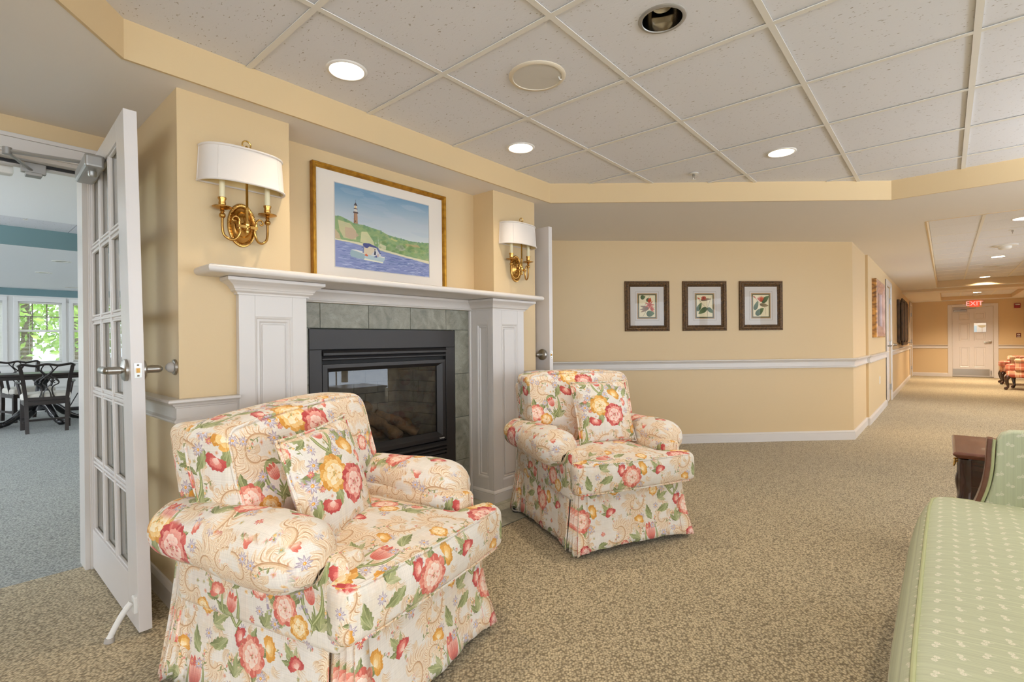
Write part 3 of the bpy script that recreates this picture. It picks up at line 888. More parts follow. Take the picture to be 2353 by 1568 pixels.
def botanical(k):
    W, H = 200, 268
    P = Paint(W, H, (226, 214, 178))
    G = ((58, 78, 48), (104, 122, 78)); br = (96, 70, 50)
    def lf(x, y, a, l, w):
        petal(P, x, y, a, l, w, G[0], G[1], 0, int(x + y), 1, .2, 18)
        P.stroke([(x, y), (x + math.cos(a) * l * .9, y + math.sin(a) * l * .9)], 1.4, .6, (150, 164, 112))
    red = (168, 58, 38); red2 = (210, 110, 72)
    if k == 0:
        P.stroke(arc([(45, 8), (80, 70), (70, 130), (120, 240), (140, 262)]), 2, 1, br); P.stroke(arc([(10, 90), (80, 120), (150, 150)]), 1.8, 1, br)
        lf(90, 40, .1, 98, 74); lf(20, 232, .3, 62, 52); lf(90, 200, .4, 60, 44)
        for a in (2.9, 3.3, 3.6): petal(P, 120, 110, a, 110, 30, (110, 84, 62), (160, 136, 108), .3, int(a * 10))
        for a in range(7): petal(P, 130, 150, a * .9, 62, 18, red, red2, .6, a)
        for a in range(5): petal(P, 140, 96, -.6 + a * .5, 54, 16, red, red2, .6, a + 9)
        petal(P, 120, 180, 1.2, 60, 44, red, (196, 90, 50), .6, 3)
    elif k == 1:
        P.stroke(arc([(134, 4), (132, 100), (128, 220)]), 2, 1.5, br); P.stroke(arc([(20, 230), (70, 160), (125, 110)]), 2, 1, br); P.stroke(arc([(135, 110), (160, 180), (190, 260)]), 1.8, 1, br)
        lf(128, 112, 3.75, 128, 62); lf(136, 112, -.75, 96, 50); lf(8, 70, 1.1, 118, 52)
        petal(P, 50, 205, .1, 140, 30, (104, 82, 62), (140, 116, 88), .4, 7)
        for a in range(5): petal(P, 92, 210, 1.0 + a * .35, 44, 34, (150, 60, 44), (186, 92, 66), .5, a)
        P.dot(88, 232, 10, (120, 46, 36)); petal(P, 10, 235, -.5, 46, 14, red, red2, .3, 2)
    else:
        P.stroke(arc([(20, 250), (70, 180), (150, 110), (160, 10)]), 2, 1, br)
        lf(112, 172, .75, 118, 62); lf(20, 80, 1.2, 122, 52); lf(34, 20, .7, 132, 70)
        petal(P, 84, 150, -.15, 116, 42, (112, 98, 72), (150, 134, 100), .5, 5)
        for a in range(8): petal(P, 102, 180, 1.0 + a * .2, 76, 14, red, red2, .4, a)
        petal(P, 4, 252, -.7, 52, 15, red, red2, .3, 2)
    return P.image('flower_print')

CHINTZ = chintz()
M['chintz'] = img_mat('rose_chintz_cloth', CHINTZ, 1 / .70, .85, off=(.37, .12, .62), bump=.5, sheen=.1)
M['chintz_seat'] = img_mat('rose_chintz_cushion', CHINTZ, 1 / .70, .85, off=(.98, .05, .30), bump=.5, sheen=.1)
M['chintz_back'] = img_mat('rose_chintz_back', CHINTZ, 1 / .70, .85, off=(.60, .3, .16), bump=.5, sheen=.1)
M['chintz_pillow'] = img_mat('rose_chintz_pillow', CHINTZ, 1 / .66, .85, off=(.56, .2, .42), bump=.5, sheen=.1)
M['sage_cloth'] = img_mat('sage_sprig_cloth', sage_cloth(), 1 / .236, .8, off=(.1, .2, 0), bump=.15, rot=(0, 0, R(90)))
M['sage_arm'] = img_mat('sage_sprig_arm', bpy.data.images['sage_sprig_cloth'], 1 / .236, .8, off=(.1, .2, 0), bump=.15)
M['plaid'] = img_mat('red_plaid_cloth', plaid_cloth(), 1 / .25, .9)
M['seascape'] = img_mat('harbour_watercolour', seascape(), 1, .7, box=False)
BOT = [img_mat('flower_print', botanical(k), 1, .8, box=False) for k in range(3)]

def quad_uv(name, p00, p10, p11, p01, m, parent=None):
    """flat sheet with uv: p00 lower left, p10 lower right ..."""
    me = bpy.data.meshes.new(name)
    me.from_pydata([p00, p10, p11, p01], [], [(0, 1, 2, 3)])
    uv = me.uv_layers.new(name='uv')
    for i, c in enumerate(((0, 0), (1, 0), (1, 1), (0, 1))):
        uv.data[i].uv = c
    me.materials.append(m)
    return link(bpy.data.objects.new(name, me), parent)

# ------------------------------------------------------------------ room shell
ZS, ZC, ZT = 2.224, 2.367, 2.62
YW, YN, YD = 2.429, 2.63, 3.30          # chimney face, niche back, wall of the glazed doors
DX, DY = 6.757, 0.788                   # corner where the angled wall meets the corridor
S = dict(kind='structure')

def struct(mb, name, m, **k):
    return mb.build(name, m, kind='structure', **k)

struct(MB().box(-3.2, 20.5, -5.3, 3.37, -0.06, 0.0), 'floor', M['carpet'])
struct(MB().box(-4.7, 6.8, 3.37, 12.2, -0.06, 0.0), 'floor_dining', M['carpet_daylit'])
# chimney breast with its niche
w = MB()
w.box(.66, 1.135, YW, YD, 0, ZT).box(2.60, 3.072, YW, YD, 0, ZT)
w.box(1.135, 2.60, YN, YD, 1.225, ZT).box(1.135, 1.335, YN, YD, 0, 1.225).box(2.38, 2.60, YN, YD, 0, 1.225).box(1.335, 2.38, 3.12, YD, 0, 1.225)
struct(w, 'wall_fireplace', M['wall'])
# wall with the two openings to the dining room
w = MB()
w.box(-3.1, -1.36, YD, 3.44, 0, ZT).box(-1.36, .50, YD, 3.44, 2.052, ZT).box(.50, 3.21, YD, 3.44, 0, ZT).box(3.21, 4.06, YD, 3.44, 2.052, ZT).box(4.06, 4.30, YD, 3.44, 0, ZT)
struct(w, 'wall_back', M['wall'])
q = .15 * math.sqrt(.5)
struct(MB().prism([(DX, DY), (4.10, DX + DY - 4.10), (4.10 + q * 1.2, DX + DY - 4.10 + q * 1.2), (DX + .06, DY + .15)], 0, ZT), 'wall_angled', M['wall'])
w = MB().box(DX, 7.95, DY, .95, 0, ZT).box(7.95, 10.50, .76, .95, 0, ZT).box(10.50, 11.36, .76, .95, 2.04, ZT).box(10.50, 11.36, .84, .95, 0, 2.04)
w.box(11.36, 17.75, .76, .95, 0, ZT).box(17.75, 18.75, .76, .95, 2.04, ZT).box(17.75, 18.75, .84, .95, 0, 2.04).box(18.75, 19.30, .76, .95, 0, ZT)
struct(w, 'wall_corridor', M['wall'])
XE = 19.07
w = MB().box(XE, XE + .14, -.13, .95, 0, ZT).box(XE, XE + .14, -2.2, -1.0, 0, ZT).box(XE, XE + .14, -1.0, -.13, 2.0, ZT)
struct(w, 'wall_end', M['wall'])
struct(MB().box(7.0, 7.7, -2.12, -1.98, 0, ZT).box(11.3, 19.3, -2.12, -1.98, 0, ZT).box(7.7, 11.3, -2.12, -1.98, 0, .35).box(7.7, 11.3, -2.12, -1.98, 2.15, ZT).box(9.44, 9.56, -2.12, -1.98, .35, 2.15), 'wall_corridor_right', M['wall'])
w = MB()
def diag(a, b, z0, z1): w.prism([(a, a - 8.98), (b, b - 8.98), (b + .09, b - 9.07), (a + .09, a - 9.07)], z0, z1)
diag(5.87, 7.0, 0, ZT); diag(4.4, 4.66, 0, ZT); diag(4.66, 5.87, 0, .06); diag(4.66, 5.87, 2.15, ZT); diag(5.23, 5.30, .35, 2.15)
w.box(4.4, 4.55, -5.2, -4.55, 0, ZT)
struct(w, 'wall_right', M['wall'])
w = MB().box(-3.1, 4.55, -5.2, -5.05, 0, .35).box(-3.1, 4.55, -5.2, -5.05, 2.15, ZT)
for x in (-3.1, -1.15, .85, 2.85, 4.4): w.box(x, x + .15, -5.2, -5.05, .35, 2.15)
struct(w, 'wall_front', M['wall'])
w = MB().box(-3.1, -2.95, -5.05, YD, 0, .35).box(-3.1, -2.95, -5.05, YD, 2.15, ZT).box(-3.1, -2.95, .0, YD, .35, 2.15).box(-3.1, -2.95, -5.05, -4.4, .35, 2.15).box(-3.1, -2.95, -2.25, -2.1, .35, 2.15)
struct(w, 'wall_left', M['wall'])
struct(MB().box(-3.2, 20.5, -5.3, 12.2, ZT, ZT + .1), 'roof_slab', M['soffit'])

# soffit with the octagonal tray
OCT = [(.463, 2.325), (3.145, 2.325), (4.90, .313), (4.90, -2.4), (3.145, -4.4), (.463, -4.4), (-1.29, -2.4), (-1.29, .313)]
T1 = [(6.06, .128), (14.28, .128), (14.28, -1.335), (6.06, -1.335)]
T2 = [(15.35, .085), (18.42, .085), (18.42, -1.30), (15.35, -1.30)]
XB = 14.62
def holed(outer, holes, z):
    polys = [[Vector((x, y, 0)) for x, y in outer]] + [[Vector((x, y, 0)) for x, y in h] for h in holes]
    flat = [p for pl in polys for p in pl]
    tris = tessellate_polygon(polys)
    mb = MB(); mb.add([(p.x, p.y, z) for p in flat], [tuple(t) for t in tris])
    return mb
ceil = struct(holed([(-3.0, 3.38), (-3.0, -5.1), (4.5, -5.1), (4.5, -4.6), (7.0, -2.05), (XB, -2.05), (XB, .85), (6.8, .85), (4.24, 3.38)], [OCT, T1], ZS), 'ceiling', M['soffit'])
hall_c = struct(holed([(XB, -2.05), (XE + .05, -2.05), (XE + .05, .85), (XB, .85)], [T2], 2.17), 'ceiling_corridor', M['soffit'])
def fascia(poly, z0, z1, parent, name='fascia'):
    mb = MB()
    n = len(poly)
    cx = sum(p[0] for p in poly) / n; cy = sum(p[1] for p in poly) / n
    inn = []
    for i in range(n):
        a, b, c = Vector(poly[i - 1]), Vector(poly[i]), Vector(poly[(i + 1) % n])
        t0 = (b - a).normalized(); t1 = (c - b).normalized()
        n0 = Vector((t0.y, -t0.x)); n1 = Vector((t1.y, -t1.x))
        if n0.dot(b - Vector((cx, cy))) < 0: n0, n1 = -n0, -n1
        m = n0 + n1; m *= 1 / max(.2, m.dot(n0))
        inn.append(b + m * .012)
    for i in range(n):
        j = (i + 1) % n
        mb.hexa([(*poly[i], z0), (*poly[j], z0), (*inn[j], z0), (*inn[i], z0)], [(*poly[i], z1), (*poly[j], z1), (*inn[j], z1), (*inn[i], z1)])
    return mb.build(name, M['wall'], parent)
fascia(OCT, ZS - .002, ZC + .02, ceil)
fascia(T1, ZS - .002, 2.38, ceil)
fascia(T2, 2.168, 2.28, hall_c)
MB().box(XB - .012, XB, -2.0, .76, 2.169, ZS).build('fascia', M['wall'], hall_c)

TS = .6096
GX, GY = 1.519, .5055
def inside(p, poly):
    r = False
    for i in range(len(poly)):
        (ax, ay), (bx, by) = poly[i - 1], poly[i]
        if (ay > p[1]) != (by > p[1]) and p[0] < (bx - ax) * (p[1] - ay) / (by - ay) + ax: r = not r
    return r
def tile_mesh(hole=0.0):
    mb = MB(); h = TS / 2 - .003
    if not hole:
        mb.box(-h, h, -h, h, 0, .016)
        return mb
    n = 32
    def sq(a):
        c, s_ = math.cos(a), math.sin(a); k = h / max(abs(c), abs(s_)); return (c * k, s_ * k)
    angs = [2 * math.pi * (i + .5) / n + math.pi / 4 - math.pi / n for i in range(n)]
    r0 = [(hole * math.cos(a), hole * math.sin(a), 0) for a in angs]; r1 = [(*sq(a), 0) for a in angs]
    r2 = [(p[0], p[1], .016) for p in r1]; r3 = [(p[0], p[1], .016) for p in r0]
    mb.grid([r0, r1, r2, r3], close_u=True, close_v=True)
    return mb
protos = {}
def ceiling_tile(x, y, z, parent, hole=0.0):
    if hole not in protos:
        o = tile_mesh(hole).build('ceiling_tile', M['tile'], parent)
        protos[hole] = o
    else:
        o = same(protos[hole], parent)
    o.location = (x, y, z)
HOLES = {}
def cell(ix, iy): return (GX + (ix + .5) * TS, GY + (iy + .5) * TS)
CANS = [(-1, 2, 1), (1, 2, 1), (3, 0, 1), (0, 0, 0), (-2, -2, 1), (1, -2, 1), (4, -3, 1), (0, -5, 1), (2, -5, 1), (-3, 0, 1), (-4, -4, 1)]      # tile cell, lit?
for ix, iy, _ in CANS: HOLES[(ix, iy)] = .080
HOLES[(0, 1)] = .118
for ix in range(-6, 8):
    for iy in range(-9, 5):
        x, y = cell(ix, iy)
        h = TS / 2
        if any(inside((x + a, y + b), OCT) for a in (-h, 0, h) for b in (-h, 0, h)):
            ceiling_tile(x, y, ZC + .006, ceil, HOLES.get((ix, iy), 0.0))
def span(axis, v):
    """inner length of the octagon along a grid line"""
    ts = []
    for i in range(len(OCT)):
        a, b = OCT[i - 1], OCT[i]
        if (a[axis] - v) * (b[axis] - v) < 0:
            t = (v - a[axis]) / (b[axis] - a[axis]); ts.append(a[1 - axis] + t * (b[1 - axis] - a[1 - axis]))
    return (min(ts), max(ts)) if len(ts) == 2 else None
def tee(x0, x1, y0, y1, z, parent):
    mb = MB()
    mb.box(x0, x1, y0, y1, z, z + .003)
    if x1 - x0 < y1 - y0: c = (x0 + x1) / 2; mb.box(c - .004, c + .004, y0, y1, z + .003, z + .02)
    else: c = (y0 + y1) / 2; mb.box(x0, x1, c - .004, c + .004, z + .003, z + .02)
    mb.build('grid_bar', M['tee'], parent)
for k in range(-8, 9):
    x = GX + k * TS; sp = span(0, x)
    if sp: tee(x - .012, x + .012, sp[0], sp[1], ZC, ceil)
    y = GY + k * TS; sp = span(1, y)
    if sp:
        for j in range(-8, 9):
            a, b = max(sp[0], GX + j * TS + .012), min(sp[1], GX + (j + 1) * TS - .012)
            if b > a: tee(a, b, y - .012, y + .012, ZC, ceil)
# corridor trays
HALL_X = (7.352, 10.60, 14.0, 17.2)
def rect_hole(x0, x1, y0, y1, cx, cy, r, z):
    n = 32; A = [2 * math.pi * (i + .5) / n for i in range(n)]
    def ed(a):
        c, s_ = math.cos(a), math.sin(a)
        k = min(((x1 - cx) if c > 0 else (x0 - cx)) / c if abs(c) > 1e-6 else 1e9, ((y1 - cy) if s_ > 0 else (y0 - cy)) / s_ if abs(s_) > 1e-6 else 1e9)
        return (cx + c * k, cy + s_ * k)
    ins = [(cx + r * math.cos(a), cy + r * math.sin(a), z) for a in A]
    out = [(*ed(a), z) for a in A]
    for X in (x0, x1):
        for Y in (y0, y1):
            i = min(range(n), key=lambda k: (out[k][0] - X) ** 2 + (out[k][1] - Y) ** 2); out[i] = (X, Y, z)
    return MB().grid([ins, out, [(p[0], p[1], z + .015) for p in out], [(p[0], p[1], z + .015) for p in ins]], close_u=True, close_v=True)
for (x0, x1, ya, z, par) in ((6.06, 14.28, .128, 2.362, ceil), (15.35, 18.42, .085, 2.262, hall_c)):
    ys = [ya, -.30, -.955, -1.335] if z > 2.3 else [ya, -.30, -.92, -1.30]
    yb = [-.30 - .0, -.955]
    for y in ys[1:3]: tee(x0, x1, y - .012, y + .012, z - .004, par)
    nx = int((x1 - x0) / .61) + 1
    for i in range(nx):
        a, b = x0 + i * .61, min(x1, x0 + (i + 1) * .61)
        for j in range(3):
            cx_ = [x for x in HALL_X if a < x < b and j == 1]
            if cx_: rect_hole(a + .002, b - .002, ys[j + 1] + .002, ys[j] - .002, cx_[0], -.61, .080, z).build('ceiling_tile', M['tile'], par)
            else: MB().box(a + .002, b - .002, ys[j + 1] + .002, ys[j] - .002, z, z + .015).build('ceiling_tile', M['tile'], par)
        if i and not any(abs(a - x) < .1 for x in HALL_X): tee(a - .007, a + .007, ys[3], ys[0], z - .003, par)

# ------------------------------------------------------------------ mouldings
RAIL = [(0, .812), (.020, .812), (.024, .818), (.024, .825), (.018, .829), (.014, .833), (.014, .876), (.020, .878), (.022, .884), (.027, .886), (.034, .896), (.038, .898), (.046, .899), (.052, .904), (.052, .911), (.047, .915), (0, .915)]
BASE = [(0, 0), (.015, 0), (.015, .078), (.013, .082), (.016, .086), (.012, .094), (.007, .102), (0, .104)]
nt_ = [0]
def trim(path, prof=RAIL, name=None, side=1):
    nt_[0] += 1
    return struct(MB().sweep(path, prof, side), name or 'trim_%d' % nt_[0], M['trim'], smooth=True, angle=25)
trim([(.66, 3.30), (.66, YW), (.884, YW)], side=1)
trim([(2.892, YW), (3.072, YW), (3.072, 3.30)], side=1)
DIA = [(4.245, 3.30), (DX, DY), (7.95, DY), (7.95, .76), (10.40, .76)]
trim(DIA, side=1)
trim([(11.45, .76), (17.66, .76)], side=1)
trim([(18.84, .76), (XE, .76), (XE, -.045)], side=1)
trim([(XE, -1.09), (XE, -1.98)], side=1)
trim([(.66, 3.30), (.66, YW), (.884, YW)], BASE, 'baseboard_chimney')
trim([(2.892, YW), (3.072, YW), (3.072, 3.30)], BASE, 'baseboard_chimney_right')
trim(DIA, BASE, 'baseboard_angled')
trim([(11.45, .76), (17.66, .76)], BASE, 'baseboard_corridor')
trim([(18.84, .76), (XE, .76), (XE, -.045)], BASE, 'baseboard_end')
trim([(XE, -1.09), (XE, -1.98)], BASE, 'baseboard_end_right')

def casing(x0, x1, y, z, out=-1, w=.088):
    """door casing on a wall that runs along x, facing -y"""
    mb = MB()
    for a, b, d in ((0, w, .012), (.012, w - .02, .018), (w - .02, w, .024)):
        mb.box(x0 - b, x0 - a, y, y + out * d, 0, z + b); mb.box(x1 + a, x1 + b, y, y + out * d, 0, z + b)
        mb.box(x0 - a, x1 + a, y, y + out * d, z + a, z + b)
    return mb
struct(casing(-1.36, .50, YD, 2.052), 'trim_%d' % 20, M['trim'], bevel=.003)
struct(casing(3.21, 4.06, YD, 2.052, w=.07), 'trim_%d' % 21, M['trim'], bevel=.003)
# jamb of the dining room opening, with the dark gasket on its head
j = MB().box(.48, .50, YD, 3.44, 0, 2.052).box(-1.36, -1.34, YD, 3.44, 0, 2.052).box(-1.34, .48, YD, 3.44, 2.034, 2.052).box(-1.34, .48, 3.37, 3.41, 2.015, 2.034)
j = struct(j, 'trim_22', M['trim'])
MB().box(-1.33, .47, 3.352, 3.369, 2.022, 2.034).build('gasket', M['rubber'], j)
struct(MB().box(3.21, 3.225, YD, 3.44, 0, 2.05).box(4.045, 4.06, YD, 3.44, 0, 2.05).box(3.21, 4.06, YD, 3.44, 2.037, 2.052), 'trim_23', M['trim'])

# ------------------------------------------------------------------ glazed doors
def french_door(name, x0, x1, y0, y1, z1, twist, swap):
    """15-light door that stands along y; y0 is the free edge"""
    root = bpy.data.objects.new(name, None); link(root); root.location = (x0, y1, 0); root['kind'] = 'structure'
    T = .044
    H = z1 - .012
    def W(o):       # the slab is slightly wound: its free top corner leans
        if twist:
            for v in o.data.vertices:
                v.co.x += -twist * (v.co.z / z1) * max(0, -v.co.y / (y1 - y0))
        return o
    L = y1 - y0
    lz0, lz1, ly0, ly1 = .205, z1 - .085, -L + .155, -.035
    fr = MB()
    fr.box(0, T, -L, ly0, .012, z1).box(0, T, ly1, 0, .012, z1).box(0, T, ly0, ly1, .012, lz0).box(0, T, ly0, ly1, lz1, z1)
    W(fr.build('stile_frame', M['door'], root, bevel=.002))
    nr, nc, mw_ = 5, 3, .030
    ph = (lz1 - lz0 - 4 * mw_) / 5; pw = (ly1 - ly0 - 2 * mw_) / 3
    for k in range(1, nc):
        yb = ly0 + k * pw + (k - 1) * mw_
        W(MB().box(.012, .032, yb, yb + mw_, lz0, lz1).box(.004, .040, yb + .009, yb + mw_ - .009, lz0, lz1).build('muntin', M['door'], root, bevel=.003))
    for k in range(1, nr):
        zb = lz0 + k * ph + (k - 1) * mw_
        W(MB().box(.012, .032, ly0, ly1, zb, zb + mw_).box(.004, .040, ly0, ly1, zb + .009, zb + mw_ - .009).build('muntin', M['door'], root, bevel=.003))
    for c in range(nc):
        for r in range(nr):
            ya = ly0 + c * (pw + mw_); za = lz0 + r * (ph + mw_)
            W(MB().box(.020, .024, ya - .003, ya + pw + .003, za - .003, za + ph + .003).build('pane', M['glass'], root))
            st = MB()
            for xa, xb in ((.006, .020), (.024, .038)):
                b = .010
                st.box(xa, xb, ya, ya + b, za, za + ph).box(xa, xb, ya + pw - b, ya + pw, za, za + ph).box(xa, xb, ya + b, ya + pw - b, za, za + b).box(xa, xb, ya + b, ya + pw - b, za + ph - b, za + ph)
            W(st.build('glazing_bead', M['door'], root, bevel=.004))
    return root, L, T, W
def lever_set(root, L, T, W, hz, both=True, sides=(-1, 1)):
    y = -L + .070
    for sd in sides:
        xs = 0 if sd < 0 else T
        h = MB(); X = lambda d: xs + sd * d
        h.lathe([(.044, 0), (.044, .010), (.036, .016), (.020, .020), (.015, .022)] if sd > 0 else [(.044, 0), (.044, -.010), (.036, -.016), (.020, -.020), (.015, -.022)], 28, (xs, y, hz), 'x')
        ro = W(h.build('rosette', M['chrome'], root, smooth=True, angle=40))
        lv = MB()
        lv.cyl((X(.018), y, hz), (X(.062), y, hz), .0150, n=16)
        lv.tube(bez([(X(.055), y, hz), (X(.064), y + .010, hz), (X(.064), y + .05, hz), (X(.062), y + .108, hz)], 6), .0155, 14, flat=.95)
        W(lv.build('lever', M['chrome'], root, smooth=True, angle=50))
    lp = MB().box(.010, .035, -L - .0015, -L + .002, hz - .029, hz + .029)
    o = W(lp.build('latch_plate', M['chrome'], root))
    lt = MB().hexa([(.016, -L - .010, hz - .009), (.029, -L - .003, hz - .009), (.029, -L, hz - .009), (.016, -L, hz - .009)], [(.016, -L - .010, hz + .009), (.029, -L - .003, hz + .009), (.029, -L, hz + .009), (.016, -L, hz + .009)])
    W(lt.build('latch_bolt', M['brass'], root))
    for dz in (-.021, .021):
        W(MB().sphere((.0225, -L - .0015, hz + dz), .0042, 8).build('screw', M['chrome'], root, smooth=True))

d1, L1, T_, W1 = french_door('door_1', .508, .552, 2.395, 3.315, 2.062, .036, 0)
tag(d1, 'white fifteen-pane glazed door standing open beside the near armchair', 'door')
lever_set(d1, L1, T_, W1, 1.043)
# door closer on the dining-room face, folded arm to the head of the frame
cl = MB().box(-.070, 0, -.50, -.17, 1.925, 1.985)
W1(cl.build('closer_body', M['alum'], d1, bevel=.012, seg=3))
W1(MB().lathe([(.016, 0), (.016, -.018), (.012, -.024)], 16, (-.035, -.42, 1.925)).build('closer_valve', M['alum'], d1, smooth=True))
sx, sy = -.035, -.22
el = (-.300, -.105, 2.030)
am = MB()
am.tube([(sx, sy, 1.985), (sx, sy, 2.012), (sx - .02, sy + .01, 2.018), el], .010, 10, flat=.55)
am.build('closer_arm', M['alum'], d1, smooth=True)
MB().cyl((el[0], el[1], 2.015), (el[0], el[1], 2.046), .017, n=16).build('closer_joint', M['alum'], d1, smooth=True)
MB().tube([(el[0], el[1], 2.026), (-.20, .05, 1.995)], .009, 10, flat=.6).build('closer_rod', M['alum'], d1, smooth=True)
MB().box(-.245, -.155, .030, .062, 1.985, 2.034).box(-.230, -.170, .02, .075, 1.970, 1.986).build('closer_shoe', M['alum'], d1, bevel=.003)
# kick-down door stop
ks = MB().box(-.014, 0, -L1 + .012, -L1 + .050, .085, .150)
ks.build('stop_plate', M['white_plastic'], d1, bevel=.004)
ks = MB().tube(bez([(-.018, -L1 + .030, .130), (-.045, -L1 + .032, .095), (-.072, -L1 + .035, .045), (-.085, -L1 + .037, .016)], 5), [.011] * 15 + [.013], 12)
ks.build('stop_leg', M['white_plastic'], d1, smooth=True)
MB().cyl((-.085, -L1 + .037, .018), (-.087, -L1 + .037, .001), .015, .017, n=14).build('stop_foot', M['rubber_grey'], d1, smooth=True)
d2, L2, T2_, W2 = french_door('door_2', 3.165, 3.209, 2.36, 3.28, 2.048, 0, 0)
tag(d2, 'white glazed door standing open past the far side of the chimney', 'door')
lever_set(d2, L2, T2_, W2, 1.033)

# wall bumper for the lever
b = thing('door_bumper', 'small round nickel door bumper on the narrow chimney side wall', 'door stop', (.66, 2.475, 1.047))
MB().lathe([(.034, 0), (.034, -.004), (.030, -.009), (.022, -.011)], 24, axis='x').build('bumper_plate', M['chrome'], b, smooth=True)
MB().lathe([(.022, -.010), (.022, -.016), (.019, -.026), (.011, -.034), (.003, -.037)], 20, axis='x').build('bumper_pad', M['rubber_grey'], b, smooth=True)

# ------------------------------------------------------------------ fireplace mantel
CX = 1.875
ft = thing('fireplace_mantel', 'white painted fireplace mantel with panelled pilasters and a bullnose shelf', 'mantel', (CX, 2.43, 0))
def lx(x): return x - CX
def ly(y): return y - 2.43
SH0, SH1, SHF = .718, 2.952, 2.248
m_ = MB()
prof = []
zb, zt = 1.440, 1.4755
r_ = (zt - zb) / 2
pr_ = [(-.20, zb)] + [(-r_ + r_ * math.cos(a), zb + r_ + r_ * math.sin(a)) for a in [math.pi * (-.5 + k / 10) for k in range(11)]] + [(-.20, zt)]
path = [(SH0, YW), (SH0, SHF), (SH1, SHF), (SH1, YW)]
m_.sweep([(lx(a), ly(b_)) for a, b_ in path], [(d, z) for d, z in pr_], 1)
m_.box(lx(SH0 + .19), lx(SH1 - .19), ly(SHF + .19), ly(2.428), zb + .001, zt - .001)
m_.box(lx(1.14), lx(2.595), ly(2.40), ly(YN), zb + .0006, zt - .0006)
m_.build('shelf', M['trim'], ft, smooth=True, angle=40)
CROWN = [(-.01, 1.366), (.008, 1.366), (.009, 1.374), (.015, 1.377), (.022, 1.382), (.024, 1.390), (.028, 1.391), (.029, 1.396), (.033, 1.402), (.040, 1.409), (.050, 1.414), (.056, 1.419), (.064, 1.422), (.066, 1.424), (.066, 1.438), (-.01, 1.438)]
def panel_board(mb, u0, u1, v0, v1, a0, a1, b0, b1, put):
    """frame of stiles and rails around an opening; put(u, v, d0, d1) adds one board"""
    put(mb, u0, a0, v0, v1); put(mb, a1, u1, v0, v1); put(mb, a0, a1, v0, b0); put(mb, a0, a1, b1, v1)
def pilaster(x0, x1, yf, pan, inner):
    p = MB()
    D = .014
    p.box(lx(x0 + D), lx(x1 - D), ly(yf + D), ly(YN - .004), .0065, 1.37)
    def front(mb, a, b_, c, d): mb.box(lx(a), lx(b_), ly(yf), ly(yf + D + .001), c, d)
    panel_board(p, x0, x1, .0065, 1.37, pan[0], pan[1], pan[2], pan[3], front)
    if inner:      # the reveal towards the fire is panelled as well
        xi, ya, yb_ = inner
        def sidep(mb, a, b_, c, d):
            a = max(a, yf + D + .0012)
            if xi < (x0 + x1) / 2: mb.box(lx(xi), lx(xi + D), ly(a), ly(b_), c, d)
            else: mb.box(lx(xi - D), lx(xi), ly(a), ly(b_), c, d)
        panel_board(p, yf, YN - .005, .0065, 1.37, ya, yb_, .175, 1.266, sidep)
        xo0, xo1 = (x1 - D, x1) if xi < (x0 + x1) / 2 else (x0, x0 + D)
        p.box(lx(xo0), lx(xo1), ly(yf + D + .0012), ly(YW), .0065, 1.37)
    po = p.build('pilaster', M['trim'], ft, bevel=.0015)
    BEAD = [(0, -.002), (.004, -.006), (.008, -.010), (.010, -.015), (.014, -.014), (.014, -.0135), (.018, -.009), (.022, -.012), (.026, -.0125), (.026, .002), (0, .002)]
    def bead(frame):
        mb = MB(); n = len(frame)
        rings = []
        c = sum((Vector(q_) for q_ in frame), Vector()) / n
        return mb
    # moulding inside the opening, mitred at its corners
    def mould(A, B, N_, o):
        """rectangle spanned by unit axes A, B from corner o with sizes in A, B; N_ = outward normal"""
        mb = MB()
        (la, A), (lb, B) = A, B
        rings = []
        for (ca, cb, sa, sb) in ((0, 0, 1, 1), (la, 0, -1, 1), (la, lb, -1, -1), (0, lb, 1, -1)):
            ring = []
            for d, h in ((0, .000), (.004, -.001), (.009, -.005), (.011, -.009), (.016, -.0085), (.021, -.0065), (.026, -.011), (.028, -.0128), (.028, -.016), (0, -.016)):
                p_ = o + A * (ca + sa * d) + B * (cb + sb * d) + N_ * h
                ring.append(tuple(p_))
            rings.append(ring)
        mb.grid(rings, close_u=True, close_v=True)
        return mb
    X, Y, Z = Vector((1, 0, 0)), Vector((0, 1, 0)), Vector((0, 0, 1))
    mould((pan[1] - pan[0], X), (pan[3] - pan[2], Z), -Y, Vector((lx(pan[0]), ly(yf), pan[2]))).build('panel_moulding', M['trim'], po, smooth=True, angle=25)
    MB().box(lx(pan[0] + .034), lx(pan[1] - .034), ly(yf + .006), ly(yf + .016), pan[2] + .034, pan[3] - .034).build('panel', M['trim'], po, bevel=.004)
    if inner:
        sgn = -1 if xi < (x0 + x1) / 2 else 1
        mould((yb_ - ya, Y), (1.266 - .175, Z), X * sgn, Vector((lx(xi), ly(ya), .175))).build('panel_moulding', M['trim'], po, smooth=True, angle=25)
    c = MB().sweep([(lx(x0), ly(YN - .01)), (lx(x0), ly(yf)), (lx(x1), ly(yf)), (lx(x1), ly(YN - .01))], CROWN, 1)
    c.box(lx(x0 - .03), lx(x1 + .03), ly(yf - .03), ly(YW), 1.40, 1.4375)
    c.build('capital', M['trim'], ft, smooth=True, angle=25)
    bs = [(-.01, .0065), (.011, .0065), (.011, .064), (.009, .068), (.012, .072), (.009, .082), (.002, .090), (-.01, .091)]
    MB().sweep([(lx(x0), ly(YN - .01)), (lx(x0), ly(yf)), (lx(x1), ly(yf)), (lx(x1), ly(YN - .01))], bs, 1).build('plinth', M['trim'], ft, smooth=True, angle=25)
pilaster(.885, 1.200, 2.396, (.955, 1.129, .150, 1.268), (1.200, 2.447, 2.556))
pilaster(2.550, 2.890, 2.396, (2.643, 2.818, .150, 1.266), (2.550, 2.447, 2.556))
